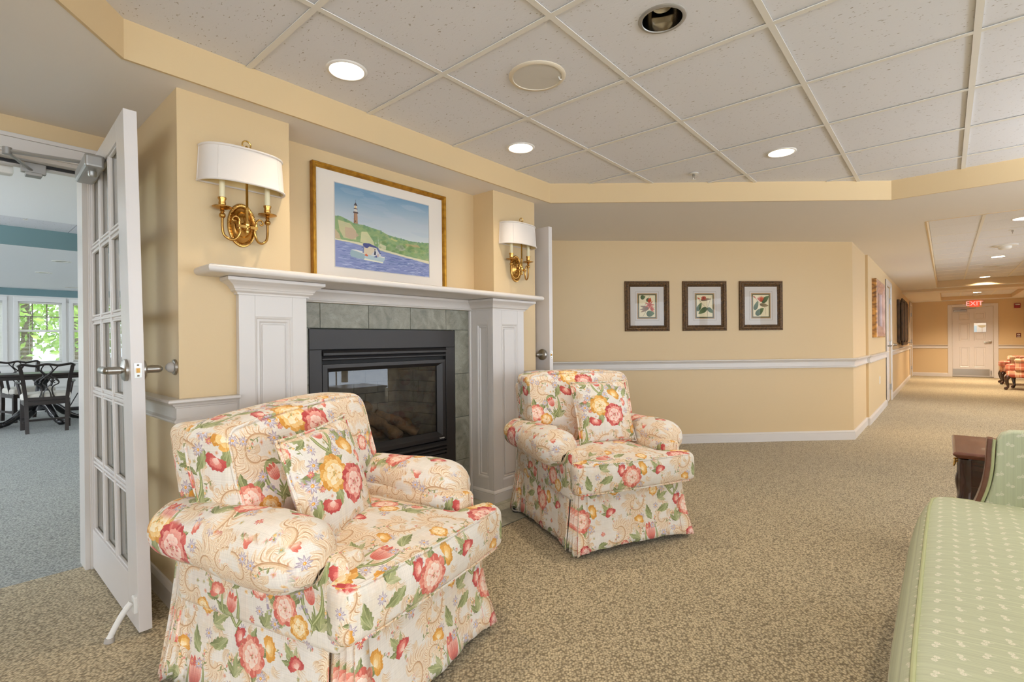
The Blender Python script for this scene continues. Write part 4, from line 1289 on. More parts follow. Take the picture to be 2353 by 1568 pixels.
fr = MB().box(lx(1.20), lx(2.55), ly(2.606), ly(YN - .001), 1.369, 1.4392)
fr.sweep([(lx(1.2), ly(2.606)), (lx(2.55), ly(2.606))], [(-.005, 1.368), (.006, 1.368), (.008, 1.374), (.013, 1.378), (.014, 1.384), (.009, 1.386), (.010, 1.392), (.020, 1.412), (.034, 1.424), (.036, 1.4388), (-.005, 1.4388)], 1)
fr.build('frieze', M['trim'], ft, smooth=True, angle=25)
MB().box(lx(2.531), lx(2.549), ly(2.604), ly(YN - .001), .0065, 1.367).build('edge_strip', M['trim'], ft, bevel=.006, seg=3)
MB().box(lx(1.201), lx(1.219), ly(2.604), ly(YN - .001), .0065, 1.367).build('edge_strip', M['trim'], ft, bevel=.006, seg=3)

# slate facing
sl = thing('slate_surround', 'grey green slate tiles around the black gas fire', 'tile surround', (CX, YN, 0))
MB().box(lx(1.219), lx(2.531), -.004, -.001, 1.224, 1.367).box(lx(1.219), lx(1.330), -.004, -.001, .004, 1.224).box(lx(2.386), lx(2.531), -.004, -.001, .004, 1.224).build('grout', M['grout'], sl)
def slate(x0, x1, z0, z1):
    MB().box(lx(x0) + .0015, lx(x1) - .0015, -.0105, -.003, z0 + .0015, z1 - .0015).build('tile', M['slate'], sl, bevel=.0012)
xs = [1.219, 1.389, 1.699, 2.009, 2.314, 2.531]
for a, b_ in zip(xs, xs[1:]): slate(a, b_, 1.226, 1.367)
zs = [.004, .300, .606, .915, 1.226]
for a, b_ in zip(zs, zs[1:]):
    slate(2.394, 2.531, a, b_); slate(1.219, 1.322, a, b_)
# hearth, flush with the carpet
he = thing('hearth', 'pale slate hearth set flush in front of the fireplace', 'hearth', (CX, 2.35, 0))
MB().box(lx(.92), lx(2.98), -.285, .275, .0005, .003).build('grout', M['grout'], he)
for i in range(7):
    for k in range(2):
        x0 = .92 + i * .294; y0 = -.285 + k * .28
        MB().box(lx(x0) + .0015, lx(x0 + .294) - .0015, y0 + .0015, y0 + .2785, .001, .006).build('tile', M['hearth'], he, bevel=.001)

# gas fire
gx = 1.857
gf = thing('gas_fireplace', 'black gas fire with a glass front and logs behind it', 'fireplace', (gx, YN, 0))
fp = MB().box(-.535, .530, -.016, .02, 1.106, 1.222).box(-.535, -.462, -.016, .02, 0.004, 1.106).box(.448, .530, -.016, .02, .004, 1.106).box(-.462, .448, -.016, .02, .004, .372)
fp.build('face_frame', M['black'], gf, bevel=.002)
def hbar(z0, z1, y0, y1, nm='louver'):
    n = 6
    ring = [(-.004, z0), (y0, z0 + (z1 - z0) * .12), (y0, z0 + (z1 - z0) * .55), (y1, z1), (-.004 + .012, z1), (.008, z0)]
    MB().ring([[(x, a, z) for a, z in ring] for x in (-.460, .446)]).build(nm, M['black'], gf, bevel=.002)
hbar(1.068, 1.102, -.030, -.012); hbar(1.044, 1.064, -.016, -.010)
hbar(.432, .462, -.040, -.014); hbar(.404, .428, -.022, -.010); hbar(.376, .400, -.018, -.008)
for z0, z1 in ((.37, .480), (1.015, 1.107)): MB().box(-.463, .449, .012, .024, z0, z1).build('recess', M['black_deep'], gf)
# bevelled frame of the glass
o4 = [(-.458, -.014, .470), (.444, -.014, .470), (.444, -.014, 1.022), (-.458, -.014, 1.022)]
i4 = [(-.408, .010, .527), (.386, .010, .527), (.386, .010, .978), (-.408, .010, .978)]
b4 = [(-.408, .024, .527), (.386, .024, .527), (.386, .024, .978), (-.408, .024, .978)]
c4 = [(-.458, .024, .470), (.444, .024, .470), (.444, .024, 1.022), (-.458, .024, 1.022)]
mid4 = [(-.430, -.016, .498), (.416, -.016, .498), (.416, -.016, 1.000), (-.430, -.016, 1.000)]
MB().grid([o4, mid4, i4, b4, c4], close_u=True, close_v=True).build('glass_frame', M['black'], gf, bevel=.001)
MB().add([(-.408, .018, .527), (.386, .018, .527), (.386, .018, .978), (-.408, .018, .978)], [(0, 1, 2, 3)]).build('glass_front', M['fireglass'], gf)
# firebox
M['firebrick_dark'] = mat('sooty_lining', (84, 80, 74), .9)
fb = MB()
fb.box(-.50, .49, .44, .46, .45, 1.06).box(-.46, .45, .03, .46, .45, .480).box(-.46, .45, .03, .46, 1.02, 1.06)
fb.build('firebox', M['firebrick_dark'], gf)
for sd in (-1, 1):
    for r in range(7):
        z0 = .482 + r * .077
        for c in range(2):
            off = (.10 if r % 2 else 0)
            ya, yb_ = .035 + c * .20 + off * .5, .035 + c * .20 + .196 + off * .5
            xa, xb = (sd * .44, sd * .462), (sd * .34, sd * .362)
            f = lambda y: sd * (.445 - .20 * (y - .03))
            MB().hexa([(f(ya), ya, z0), (f(yb_), yb_, z0), (f(yb_) + sd * .02, yb_, z0), (f(ya) + sd * .02, ya, z0)], [(f(ya), ya, z0 + .074), (f(yb_), yb_, z0 + .074), (f(yb_) + sd * .02, yb_, z0 + .074), (f(ya) + sd * .02, ya, z0 + .074)]).build('brick', M['firebrick'], gf)
for r in range(7):
    z0 = .482 + r * .077
    for c in range(4):
        x0 = -.38 + c * .19 + (.09 if r % 2 else 0)
        MB().box(x0, min(x0 + .187, .38), .42, .435, z0, z0 + .074).build('brick', M['firebrick'], gf)
def log(p, r, sd):
    rr = random.Random(sd)
    pts = bez(p, 6)
    MB().tube(pts, [r * rr.uniform(.82, 1.15) for _ in pts], 11).build('log', M['log'], gf, smooth=True, angle=60)
log([(-.34, .26, .53), (-.10, .29, .56), (.10, .25, .54), (.34, .29, .55)], .050, 1)
log([(-.26, .11, .52), (-.16, .17, .58), (-.06, .26, .66), (.02, .30, .72)], .047, 2)
log([(.14, .10, .51), (.08, .18, .58), (-.02, .25, .66), (-.08, .30, .70)], .044, 3)
log([(.30, .12, .52), (.20, .20, .59), (.06, .27, .66)], .040, 4)
log([(-.36, .14, .515), (-.24, .10, .525), (-.12, .12, .515)], .034, 5)
MB().box(-.36, .34, .05, .37, .48, .492).build('ember_bed', M['firebrick'], gf)
def text_mesh(body, size, m, parent, loc, rot, depth=.0006, name='lettering', bold=False):
    c = bpy.data.curves.new(name, 'FONT')
    c.body = body; c.size = size; c.extrude = depth; c.align_x = 'CENTER'; c.align_y = 'CENTER'; c.resolution_u = 3
    if bold: c.offset = size * .03
    t = bpy.data.objects.new(name, c); COL.objects.link(t)
    bpy.context.view_layer.update()
    me = bpy.data.meshes.new_from_object(t.evaluated_get(bpy.context.evaluated_depsgraph_get()))
    bpy.data.objects.remove(t)
    me.name = name
    me.materials.clear(); me.materials.append(m)
    o = bpy.data.objects.new(name, me)
    link(o, parent)
    o.location = loc; o.rotation_euler = rot
    return o
text_mesh('heatnglo', .0125, M['white_plastic'], gf, (.408, -.0158, .4845), (R(90), 0, 0))

# something low and black pushed under the far armchair
sh = thing('floor_pad', 'black oval pad with a pale rim poking out from under the far armchair', 'pad', (2.60, 2.195, 0.0065), R(20))
MB().lathe([(.078, 0), (.080, .006), (.076, .012)], 28, sx=1.35, sy=.62).build('sole', M['rubber'], sh, smooth=True, angle=50)
MB().tube([(.079 * 1.35 * math.cos(2 * math.pi * k / 28), .079 * .62 * math.sin(2 * math.pi * k / 28), .012) for k in range(28)], .0045, 8, closed=True).build('rim', M['rubber_grey'], sh, smooth=True)
MB().lathe([(.070, .010), (.066, .020), (.040, .024), (.004, .024)], 28, sx=1.35, sy=.60).build('top', M['rubber'], sh, smooth=True)

# ------------------------------------------------------------------ picture over the mantel
def frame_rings(w, h, prof):
    """mitred frame, prof = [(inset, depth)] from the outer edge; lies in x z, faces -y"""
    mb = MB(); rings = []
    for (sx_, sz_) in ((-1, -1), (1, -1), (1, 1), (-1, 1)):
        rings.append([(sx_ * (w / 2 - i), -d, sz_ * (h / 2 - i)) for i, d in prof])
    return mb.grid(rings, close_u=True, close_v=True)
pc = thing('framed_painting', 'gold framed watercolour of a lighthouse and a boat, standing over the mantel', 'painting', (1.824, YN - .001, 1.4765 + .335))
pw_, ph_ = .964, .668
frame_rings(pw_, ph_, [(0, 0), (0, .030), (.004, .034), (.010, .034), (.014, .030), (.019, .030), (.021, .026), (.026, .020), (.028, .010), (.028, 0)]).build('frame', M['gold'], pc, smooth=True, angle=30)
MB().box(-pw_ / 2 + .026, pw_ / 2 - .026, -.014, -.004, -ph_ / 2 + .026, ph_ / 2 - .026).build('mat', M['mat_board'], pc)
quad_uv('print', (-.343, -.0148, -.233), (.338, -.0148, -.233), (.338, -.0148, .246), (-.343, -.0148, .246), M['seascape'], pc)
frame_rings(.690, .487, [(0, .0143), (0, .0165), (.003, .0165), (.003, .0143)]).build('bevel', M['mat_white'], pc).location = (-.0025, 0, .0065)
MB().add([(-pw_ / 2 + .026, -.0195, -ph_ / 2 + .026), (pw_ / 2 - .026, -.0195, -ph_ / 2 + .026), (pw_ / 2 - .026, -.0195, ph_ / 2 - .026), (-pw_ / 2 + .026, -.0195, ph_ / 2 - .026)], [(0, 1, 2, 3)]).build('glazing', M['print_glass'], pc)

# ------------------------------------------------------------------ wall sconces
def make_sconce(name, label, x):
    s = thing(name, label, 'sconce', (x, YW, 1.685), group='brass sconces beside the mantel painting')
    bp = MB().lathe([(.999, 0), (1.0, .004), (.97, .009), (.90, .010), (.82, .006), (.78, .010), (.60, .020), (.56, .016), (.46, .026), (.25, .036), (.02, .040)], 40, axis='y')
    bp.v = [(vx * .062, vy, vz * .100) for vx, vy, vz in bp.v]
    bp = bp.build('backplate', M['brass'], s, smooth=True, angle=45)
    bd = MB()
    for k in range(42):
        a = 2 * math.pi * k / 42
        bd.sphere((.0560 * math.cos(a), -.0100, .0920 * math.sin(a)), .0038, 6)
    bd.build('beading', M['brass_bright'], bp, smooth=True, kind='stuff')
    boss = MB().lathe([(.018, 0), (.020, .010), (.016, .026), (.010, .034), (.002, .036)], 20, (0, -.034, -.012), 'y')
    boss.build('boss', M['brass'], bp, smooth=True)
    # stem that carries the shade
    st = MB().lathe([(.002, -.062), (.007, -.056), (.009, -.044), (.005, -.034), (.008, -.028), (.012, -.016), (.010, -.004), (.006, .002), (.0065, .052), (.009, .054), (.009, .060), (.0055, .063), (.0055, .335), (.003, .338)], 16, (0, -.062, .010))
    st.build('stem', M['brass_bright'], s, smooth=True, angle=50)
    fin = MB().tube([(.018 * math.cos(a), -.062, .352 + .018 * math.sin(a)) for a in [math.pi * (-.15 + 1.3 * k / 14) for k in range(15)]], .0035, 8)
    fin.build('finial', M['brass_bright'], s, smooth=True)
    for sd in (-1, 1):
        A = MB()
        path = bez([(sd * .022, -.040, .000), (sd * .030, -.062, -.012), (sd * .032, -.066, -.045), (sd * .045, -.060, -.074), (sd * .068, -.052, -.080), (sd * .090, -.046, -.062), (sd * .0965, -.045, -.030), (sd * .0965, -.045, .012)], 7)
        A.tube(path, .0056, 10)
        curl = [(sd * .034, -.066, -.030), (sd * .036, -.070, .000)] + [(sd * (.054 + r_ * math.cos(a)), -.072, .006 + r_ * math.sin(a)) for a, r_ in [(math.pi - k * .55, .019 - k * .0015) for k in range(11)]]
        A.tube(bez(curl, 3), [.0046] * 30 + [.0040] * 7, 8)
        A.box(sd * .010, sd * .042, -.074, -.054, -.024, -.012)
        A.sphere((sd * .0965, -.045, .022), .0135, 14)
        A.lathe([(.006, .034), (.010, .040), (.007, .046), (.022, .050), (.040, .056), (.040, .059), (.020, .056), (.010, .060), (.013, .066), (.015, .074), (.013, .086), (.017, .094), (.017, .100), (.012, .100)], 24, (sd * .0965, -.045, 0))
        ao = A.build('arm', M['brass'], s, smooth=True, angle=50)
        MB().cyl((sd * .0965, -.045, .098), (sd * .0965, -.045, .180), .0115, n=16).build('candle', M['candle'], ao, smooth=True, angle=40)
        MB().cyl((sd * .0965, -.045, .180), (sd * .0965, -.045, .192), .0125, n=16).lathe([(.006, .190), (.016, .206), (.016, .228), (.004, .250)], 14, (sd * .0965, -.045, 0)).build('bulb', M['candle'], ao, smooth=True)
    # half-oval shade, panelled, open above and below
    def half(w_, d_, z, n=26):
        pts = []
        for k in range(n + 1):
            a = math.pi * k / n
            c, s_ = math.cos(a), math.sin(a)
            pts.append((-w_ * (abs(c) ** .80) * (1 if c > 0 else -1), -d_ * (abs(s_) ** .80) - .003, z))
        return pts
    zt_, zb_ = .318, .166
    lv = [(0, .181, .118), (.06, .180, .1165), (.5, .176, .113), (.94, .172, .109), (1, .172, .109)]
    out = [half(w_, d_, zb_ + (zt_ - zb_) * t) for t, w_, d_ in lv]
    inn = [half(w_ - .004, d_ - .004, zb_ + (zt_ - zb_) * t) for t, w_, d_ in lv]
    so = MB().grid(out).build('shade', M['shade'], s, smooth=True)
    MB().grid(inn).box(-.172, .172, -.005, -.001, zb_, zt_).build('shade_lining', M['shade_in'], so, smooth=True)
    for w_, d_, z in ((.1815, .1185, zb_), (.1725, .1095, zt_)):
        MB().tube(half(w_, d_, z), .0052, 8).build('shade_trim', M['shade'], so, smooth=True)
        MB().tube([(-w_, -.004, z), (w_, -.004, z)], .0040, 8).build('shade_trim', M['shade'], so, smooth=True)
    for k in (7, 19):
        MB().tube([out[i][k] for i in range(len(lv))], .0022, 6).build('shade_rib', M['shade'], so, smooth=True)
    for k in (0, 26):
        MB().tube([out[i][k] for i in range(len(lv))], .0030, 6).build('shade_rib', M['shade'], so, smooth=True)
    sp = MB()
    for a in (0, 2.1, 4.2): sp.tube([(0, -.062, zt_ - .004), (.10 * math.cos(a), -.055 + .045 * math.sin(a), zt_ - .008)], .0016, 5)
    sp.build('spider', M['brass'], so)
    return s
s1 = make_sconce('wall_sconce', 'brass two-candle sconce with a white half shade, on the near side of the mantel painting', .913)
s2 = copy_tree(s1); s2.location.x = 2.838
s2['label'] = 'brass two-candle sconce with a white half shade, on the far side beside the open door'

# ------------------------------------------------------------------ ceiling fittings
def lamp_light(parent, z, watts, size=.10, col=WARM):
    l = bpy.data.lights.new('lamp_light', 'AREA'); l.shape = 'DISK'; l.size = size; l.energy = watts; l.color = col; l.spread = R(150)
    o = bpy.data.objects.new('lamp_light', l); link(o, parent); o.location = (0, 0, z)
    return o
def downlight(x, y, z, label, lit, lampm, watts, group, deep=.097):
    t = thing('recessed_light', label, 'ceiling light', (x, y, z), group=group)
    MB().lathe([(.074, -.001), (.076, -.004), (.086, -.003), (.090, .002), (.076, .004)], 36, cap=False).build('trim_ring', M['white_plastic'] if lit else M['alum'], t, smooth=True, angle=50)
    rf = MB()
    rings = [[(r_ * math.cos(2 * math.pi * k / 32), r_ * math.sin(2 * math.pi * k / 32), h) for k in range(32)] for r_, h in ((.076, 0), (.074, .03), (.066, .08), (.055, .12))]
    rf.grid(rings, close_v=True)
    rf.f.append(tuple(range(3 * 32, 4 * 32)))
    rf.build('reflector', M['bright_can'] if lit else M['mirror_can'], t, smooth=True, angle=50)
    lp_ = MB().lathe([(.05, .118), (.052, .112), (.04, .104), (.004, .100)], 24) if lit else MB().lathe([(.012, .115), (.030, .095), (.040, .060), (.034, .045), (.004, .040)], 24)
    lp_.build('lamp', lampm if lit else M['mirror_can'], t, smooth=True)
    if lit: lamp_light(t, deep, watts, .085 if deep > .05 else .12)
    return t
GRP = 'recessed lights in the lounge ceiling'
names = {(-1, 2): 'glowing recessed ceiling light nearest the open glazed door', (1, 2): 'glowing recessed ceiling light above the far end of the mantel', (3, 0): 'glowing recessed ceiling light towards the corridor', (-2, -2): 'glowing ceiling light left of the viewpoint', (1, -2): 'glowing ceiling light directly over the green settee', (4, -3): 'glowing ceiling light over the floor behind the end table', (0, -5): 'glowing ceiling light behind the viewpoint towards the front windows', (2, -5): 'glowing ceiling light behind the settee towards the front windows', (-3, 0): 'glowing ceiling light out of frame on the left, near the left windows', (-4, -4): 'glowing ceiling light in the rear left corner of the lounge', (0, 0): 'unlit recessed ceiling light showing its mirrored cup'}
for ix, iy, on in CANS:
    x, y = cell(ix, iy)
    downlight(x, y, ZC + .004, names[(ix, iy)], on, M['lamp'], DOWN_W, GRP)
x, y = cell(0, 1)
sp = thing('ceiling_speaker', 'large round speaker grille with a beige ring in the lounge ceiling', 'speaker', (x + .005, y + .002, ZC + .004))
MB().lathe([(.112, -.002), (.114, -.006), (.126, -.006), (.132, -.001), (.132, .002), (.112, .002)], 48, cap=False).build('ring', M['beige_ring'], sp, smooth=True, angle=40)
MB().lathe([(.113, .002), (.112, -.003), (.06, -.004), (.002, -.004)], 48).build('grille', M['grille'], sp, smooth=True)
MB().tube([(.062, -.078, -.004), (.066, -.082, -.016), (.074, -.084, -.014)], .003, 6).build('clip', M['white_plastic'], sp)
def sprinkler(x, y, z, label):
    t = thing('fire_sprinkler', label, 'sprinkler', (x, y, z))
    MB().lathe([(.034, 0), (.034, -.003), (.022, -.005), (.012, -.006)], 20).build('escutcheon', M['white_plastic'], t, smooth=True)
    MB().cyl((0, 0, 0), (0, 0, -.022), .009, n=10).tube([(-.009, 0, -.018), (-.014, 0, -.034), (0, 0, -.046)], .0025, 6).tube([(.009, 0, -.018), (.014, 0, -.034), (0, 0, -.046)], .0025, 6).build('body', M['chrome'], t, smooth=True)
    MB().lathe([(.002, -.046), (.018, -.047), (.018, -.0485), (.002, -.049)], 16).build('deflector', M['white_plastic'], t)
    return t
sprinkler(3.668, 1.397, ZC + .003, 'fire sprinkler in the lounge ceiling near the soffit edge')

# uplighters added out of view to brighten the lounge and the dining room
def fill_uplighter(label, x, y, watts):
    t = thing('fill_uplighter', label, 'added fill lamp', (x, y, 0), group='added uplighters for fill light')
    MB().lathe([(.14, 0), (.14, .015), (.03, .03), (.012, .05)], 24).build('base', M['brass'], t, smooth=True, angle=40)
    MB().cyl((0, 0, .04), (0, 0, 1.66), .011, n=12).build('pole', M['brass'], t, smooth=True, angle=40)
    MB().lathe([(.02, 1.655), (.10, 1.68), (.17, 1.74), (.19, 1.80), (.185, 1.80), (.16, 1.745), (.09, 1.69), (.02, 1.665)], 28, cap=False).build('lamp_shade', M['shade'], t, smooth=True)
    l = bpy.data.lights.new('lamp_light', 'AREA'); l.shape = 'DISK'; l.size = .26; l.energy = watts; l.color = (.92, .96, 1.0)
    o = bpy.data.objects.new('lamp_light', l); link(o, t); o.location = (0, 0, 1.775); o.rotation_euler = (math.pi, 0, 0)
fill_uplighter('added brass fill uplighter, unseen, behind the viewpoint on the left', -1.6, -1.6, UP_W)
fill_uplighter('added brass fill uplighter, unseen, behind the viewpoint on the right', 4.3, -2.3, UP_W)
fill_uplighter('added brass fill uplighter, unseen, in the dining room, left of the doorway', -1.6, 5.2, UP_W * .8)
fill_uplighter('added brass fill uplighter, unseen, in the far left part of the dining room', -1.8, 9.6, UP_W * .8)

# ------------------------------------------------------------------ upholstery helpers
def rounded_box(hx, hy, hz, r, n=12, warp=None):
    """soft box around the origin; more samples near the rounded edges"""
    def axis(h):
        e = r / h
        a = [-1, -1 + e * .12, -1 + e * .35, -1 + e * .65, -1 + e]
        inner = [-1 + e + (2 - 2 * e) * k / n for k in range(1, n)]
        return a + inner + [1 - e, 1 - e * .65, 1 - e * .35, 1 - e * .12, 1]
    AX, AY, AZ = axis(hx), axis(hy), axis(hz)
    mb = MB()
    def mp(x, y, z):
        p = Vector((x * hx, y * hy, z * hz))
        c = Vector((max(-(hx - r), min(hx - r, p.x)), max(-(hy - r), min(hy - r, p.y)), max(-(hz - r), min(hz - r, p.z))))
        d = p - c
        if d.length > 1e-9: p = c + d.normalized() * r
        return warp(p) if warp else p
    for s in (-1, 1):
        mb.grid([[mp(x, y, s) for y in AY] for x in AX])
        mb.grid([[mp(x, s, z) for z in AZ] for x in AX])
        mb.grid([[mp(s, y, z) for z in AZ] for y in AY])
    return mb
def weld(o, d=.0004):
    bm = bmesh.new(); bm.from_mesh(o.data)
    bmesh.ops.remove_doubles(bm, verts=bm.verts, dist=d)
    bmesh.ops.recalc_face_normals(bm, faces=bm.faces)
    for f in bm.faces: f.smooth = True
    bm.to_mesh(o.data); bm.free()
    return o
def rrect(hx, hy, r, n=6, per=12):
    pts = []
    cs = ((hx - r, hy - r, 0), (-(hx - r), hy - r, 1), (-(hx - r), -(hy - r), 2), (hx - r, -(hy - r), 3))
    for i, (cx, cy, q_) in enumerate(cs):
        for k in range(n + 1):
            a = math.pi / 2 * (q_ + k / n)
            pts.append((cx + r * math.cos(a), cy + r * math.sin(a)))
        nx_, ny_, _ = cs[(i + 1) % 4]
        a = math.pi / 2 * (q_ + 1)
        e = (nx_ + r * math.cos(a), ny_ + r * math.sin(a)); b0 = pts[-1]
        for k in range(1, per): pts.append((b0[0] + (e[0] - b0[0]) * k / per, b0[1] + (e[1] - b0[1]) * k / per))
    return pts
def sst(a, b, x):
    t = max(0, min(1, (x - a) / (b - a))); return t * t * (3 - 2 * t)
def wob(x, y, z):
    return math.sin(x * 17 + y * 9) * math.sin(y * 21 - z * 13 + 1.3) + .5 * math.sin(x * 41 - z * 33) * math.sin(y * 37 + 2)

# ------------------------------------------------------------------ slipcovered armchair
def make_armchair(label):
    ch = thing('armchair', label, 'armchair', group='floral slipcovered armchairs')
    F, B_ = -.45, .45
    # body under the cover
    weld(rounded_box(.335, .37, .15, .03, 5, lambda p: Vector((p.x, p.y + .0, p.z + .245))).build('base', M['chintz'], ch))
    # four skirt panels with open corners
    def panel(half_t, half_b, out_t, out_b, z1, side, edge=.022, nm='skirt', cut=0.0):
        NS, NT = 26, 12
        rows = []
        for i in range(NS + 1):
            s_ = -1 + 2 * i / NS
            row = []
            for j in range(NT + 1):
                t = j / NT
                f = t ** 1.5
                a = s_ * (half_t + (half_b - half_t) * f)
                if side in (1, 3): a = max(-half_b, a + cut * (.5 - .5 * s_ * (1 if side == 1 else -1)) * (1 if side == 1 else -1) * sst(.18, .5, t))
                e = abs(s_) ** 5
                o = out_t + (out_b - out_t) * (t ** 1.7) * (.62 + .38 * e) + .004 * math.sin(s_ * 9 + side * 2) * t + .003 * math.sin(s_ * 23 + side) * t * t
                z = z1 + (.014 + .012 * (1 - e) - z1) * t
                row.append([a, o, z])
            rows.append(row)
        def put(a, o, z):
            if side == 0: return (a, F + .06 - o, z)
            if side == 1: return (.335 + o - .0, a, z)
            if side == 2: return (-a, B_ - .06 + o, z)
            return (-.335 - o, -a, z)
        mb = MB().grid([[put(*p) for p in r] for r in rows])
        o_ = mb.build(nm, M['chintz'], ch, smooth=True, angle=180)
        md = o_.modifiers.new('thick', 'SOLIDIFY'); md.thickness = .005; md.offset = -1
        return o_
    panel(.345, .388, .012, .066, .345, 0)
    panel(.375, .425, .006, .066, .525, 1, cut=.075)
    panel(.345, .388, .012, .056, .50, 2)
    panel(.375, .425, .006, .066, .525, 3, cut=.075)
    # folded pleat behind each corner opening
    for sx_ in (-1, 1):
        for sy_ in (-1, 1):
            plan = [(-.060, -.150), (-.010, -.120), (.004, -.092), (-.020, -.080), (.008, -.060), (-.016, -.046), (.010, -.026), (-.010, -.012), (-.028, .004), (-.080, .006)]
            rows = []
            for du, dv in plan:
                row = []
                for j_ in range(9):
                    t = j_ / 8; f = t ** 1.6
                    sp_ = .55 + .45 * t
                    x = .345 + .046 * f + du * sp_
                    y = .396 + .044 * f + dv * (.6 + .4 * t)
                    row.append((sx_ * x, sy_ * y, .40 * (1 - t) + (.016 + .010 * math.sin(dv * 60)) * t))
                rows.append(row)
            o_ = MB().grid(rows).build('corner_pleat', M['chintz'], ch, smooth=True, angle=60)
            o_.modifiers.new('thick', 'SOLIDIFY').thickness = .004
    # rolled arms
    for sd in (-1, 1):
        weld(rounded_box(.060, .370, .135, .03, 6, lambda p, sd=sd: Vector((sd * .312 + p.x, p.y + .0, p.z + .405))).build('arm_panel', M['chintz'], ch))
        rings = []
        NY = 34
        for i in range(NY + 1):
            u = i / NY
            y = -.325 + .72 * u
            d = (y + .325)
            dome = min(1.0, d / .125)
            s_ = math.sqrt(max(0, 1 - (1 - dome) ** 2)) if dome < 1 else 1
            e2 = max(0, (y - .30) / .10); s_ *= math.sqrt(max(0.02, 1 - min(1, e2) ** 2)) if e2 > 0 else 1
            s_ = max(s_, .06)
            fat = 1.0 + .10 * math.exp(-((y + .12) / .14) ** 2) - .06 * u
            ring = []
            for k in range(28):
                a = 2 * math.pi * k / 28
                c, sn = math.cos(a), math.sin(a)
                rx = .113 * fat * s_ * abs(c) ** .92 * (1 if c > 0 else -1)
                rz = (.094 if sn > 0 else .100) * fat * s_ * abs(sn) ** .92 * (1 if sn > 0 else -1)
                gath = 1 + .035 * math.sin(k * 2.9 + 1) * max(0, 1 - d / .14)
                x = .378 + rx * gath; z = .540 + rz * gath - .018 * (1 - s_)
                if sn < 0 and c < 0: x += .02 * abs(sn)
                w_ = .0035 * wob(x, y, z)
                ring.append((sd * (x + w_ * c), y - .012 * (c > 0) * 0, z + w_ * sn))
            rings.append(ring)
        MB().ring(rings).build('arm', M['chintz'], ch, smooth=True, angle=180)
    # back
    def lean(z): return .24 * (z - .5)
    weld(rounded_box(.345, .055, .33, .04, 8, lambda p: Vector((p.x, .335 + p.y + lean(p.z + .53), p.z + .53))).build('back_frame', M['chintz'], ch))
    hz_ = .222
    def wback(p, push=1.0):
        z = p.z + .704
        k = .66 + .34 * sst(.585, .635, z)
        x = p.x * k
        crown = 1 - (p.x / .40) ** 2
        z2 = z + .012 * crown * sst(.8, .94, z) - .018 * (abs(p.x) / .4) ** 4 * sst(.8, .94, z)
        bulge = (1 - (p.x / .40) ** 2) * (1 - (p.z / hz_) ** 2)
        y = .165 + p.y + lean(z) + (-.050 * max(0, bulge) * (p.y < 0)) * push + .0055 * wob(p.x, p.z, 0)
        return Vector((x, y, z2))
    bc = weld(rounded_box(.378, .095, hz_, .036, 14, wback).build('back_cushion', M['chintz_back'], ch))
    rr_ = .036
    q7 = rr_ * (1 - .707)
    for yy in (-.095 + q7, .095 - q7):
        MB().tube([wback(Vector((x, yy, z))) + Vector((0, -.003 if yy < 0 else .003, 0)) for x, z in rrect(.378 - q7, hz_ - q7, .05)], .0066, 8, closed=True).build('welt', M['chintz_back'], bc, smooth=True)
    # seat cushion with ears in front of the arms
    def wseat(p):
        y = p.y - .135
        k = .62 + .38 * (1 - sst(-.385, -.355, y))
        x = p.x * k
        bulge = max(0, (1 - (p.x / .40) ** 2)) * max(0, (1 - (p.y / .33) ** 2))
        front = max(0, 1 - (p.x / .46) ** 2)
        z = .405 + p.z + (.036 * bulge * (1 if p.z > 0 else 0)) + .003 * wob(p.x, p.y, .3)
        yb = y - .028 * front * sst(-.24, -.33, p.y) * (1 - (p.z / .1) ** 2)
        return Vector((x, yb, z))
    se = weld(rounded_box(.392, .33, .080, .030, 14, wseat).build('seat_cushion', M['chintz_seat'], ch))
    q7 = .030 * (1 - .707)
    for zz in (.080 - q7, -.080 + q7):
        MB().tube([wseat(Vector((x, y, zz))) + Vector((0, 0, .002 if zz > 0 else -.002)) for x, y in rrect(.392 - q7, .33 - q7, .055)], .0060, 8, closed=True).build('welt', M['chintz_seat'], se, smooth=True)
    for sx_ in (-1, 1):
        for sy_ in (-1, 1):
            MB().lathe([(.022, 0), (.028, .02), (.034, .12)], 14, (sx_ * .27, sy_ * .31, 0)).build('foot', M['wood_dark'], ch, smooth=True, angle=40)
    return ch
A1 = make_armchair('large floral armchair nearest the viewpoint, its back to the open glazed door')
A1.location = (.972, 1.704, .007); A1.rotation_euler = (0, 0, R(15))
A2 = copy_tree(A1)
A2.location = (2.707, 1.682, .007); A2.rotation_euler = (0, 0, R(-25.9))
A2['label'] = 'smaller-looking floral armchair past the hearth, in front of the right pilaster'

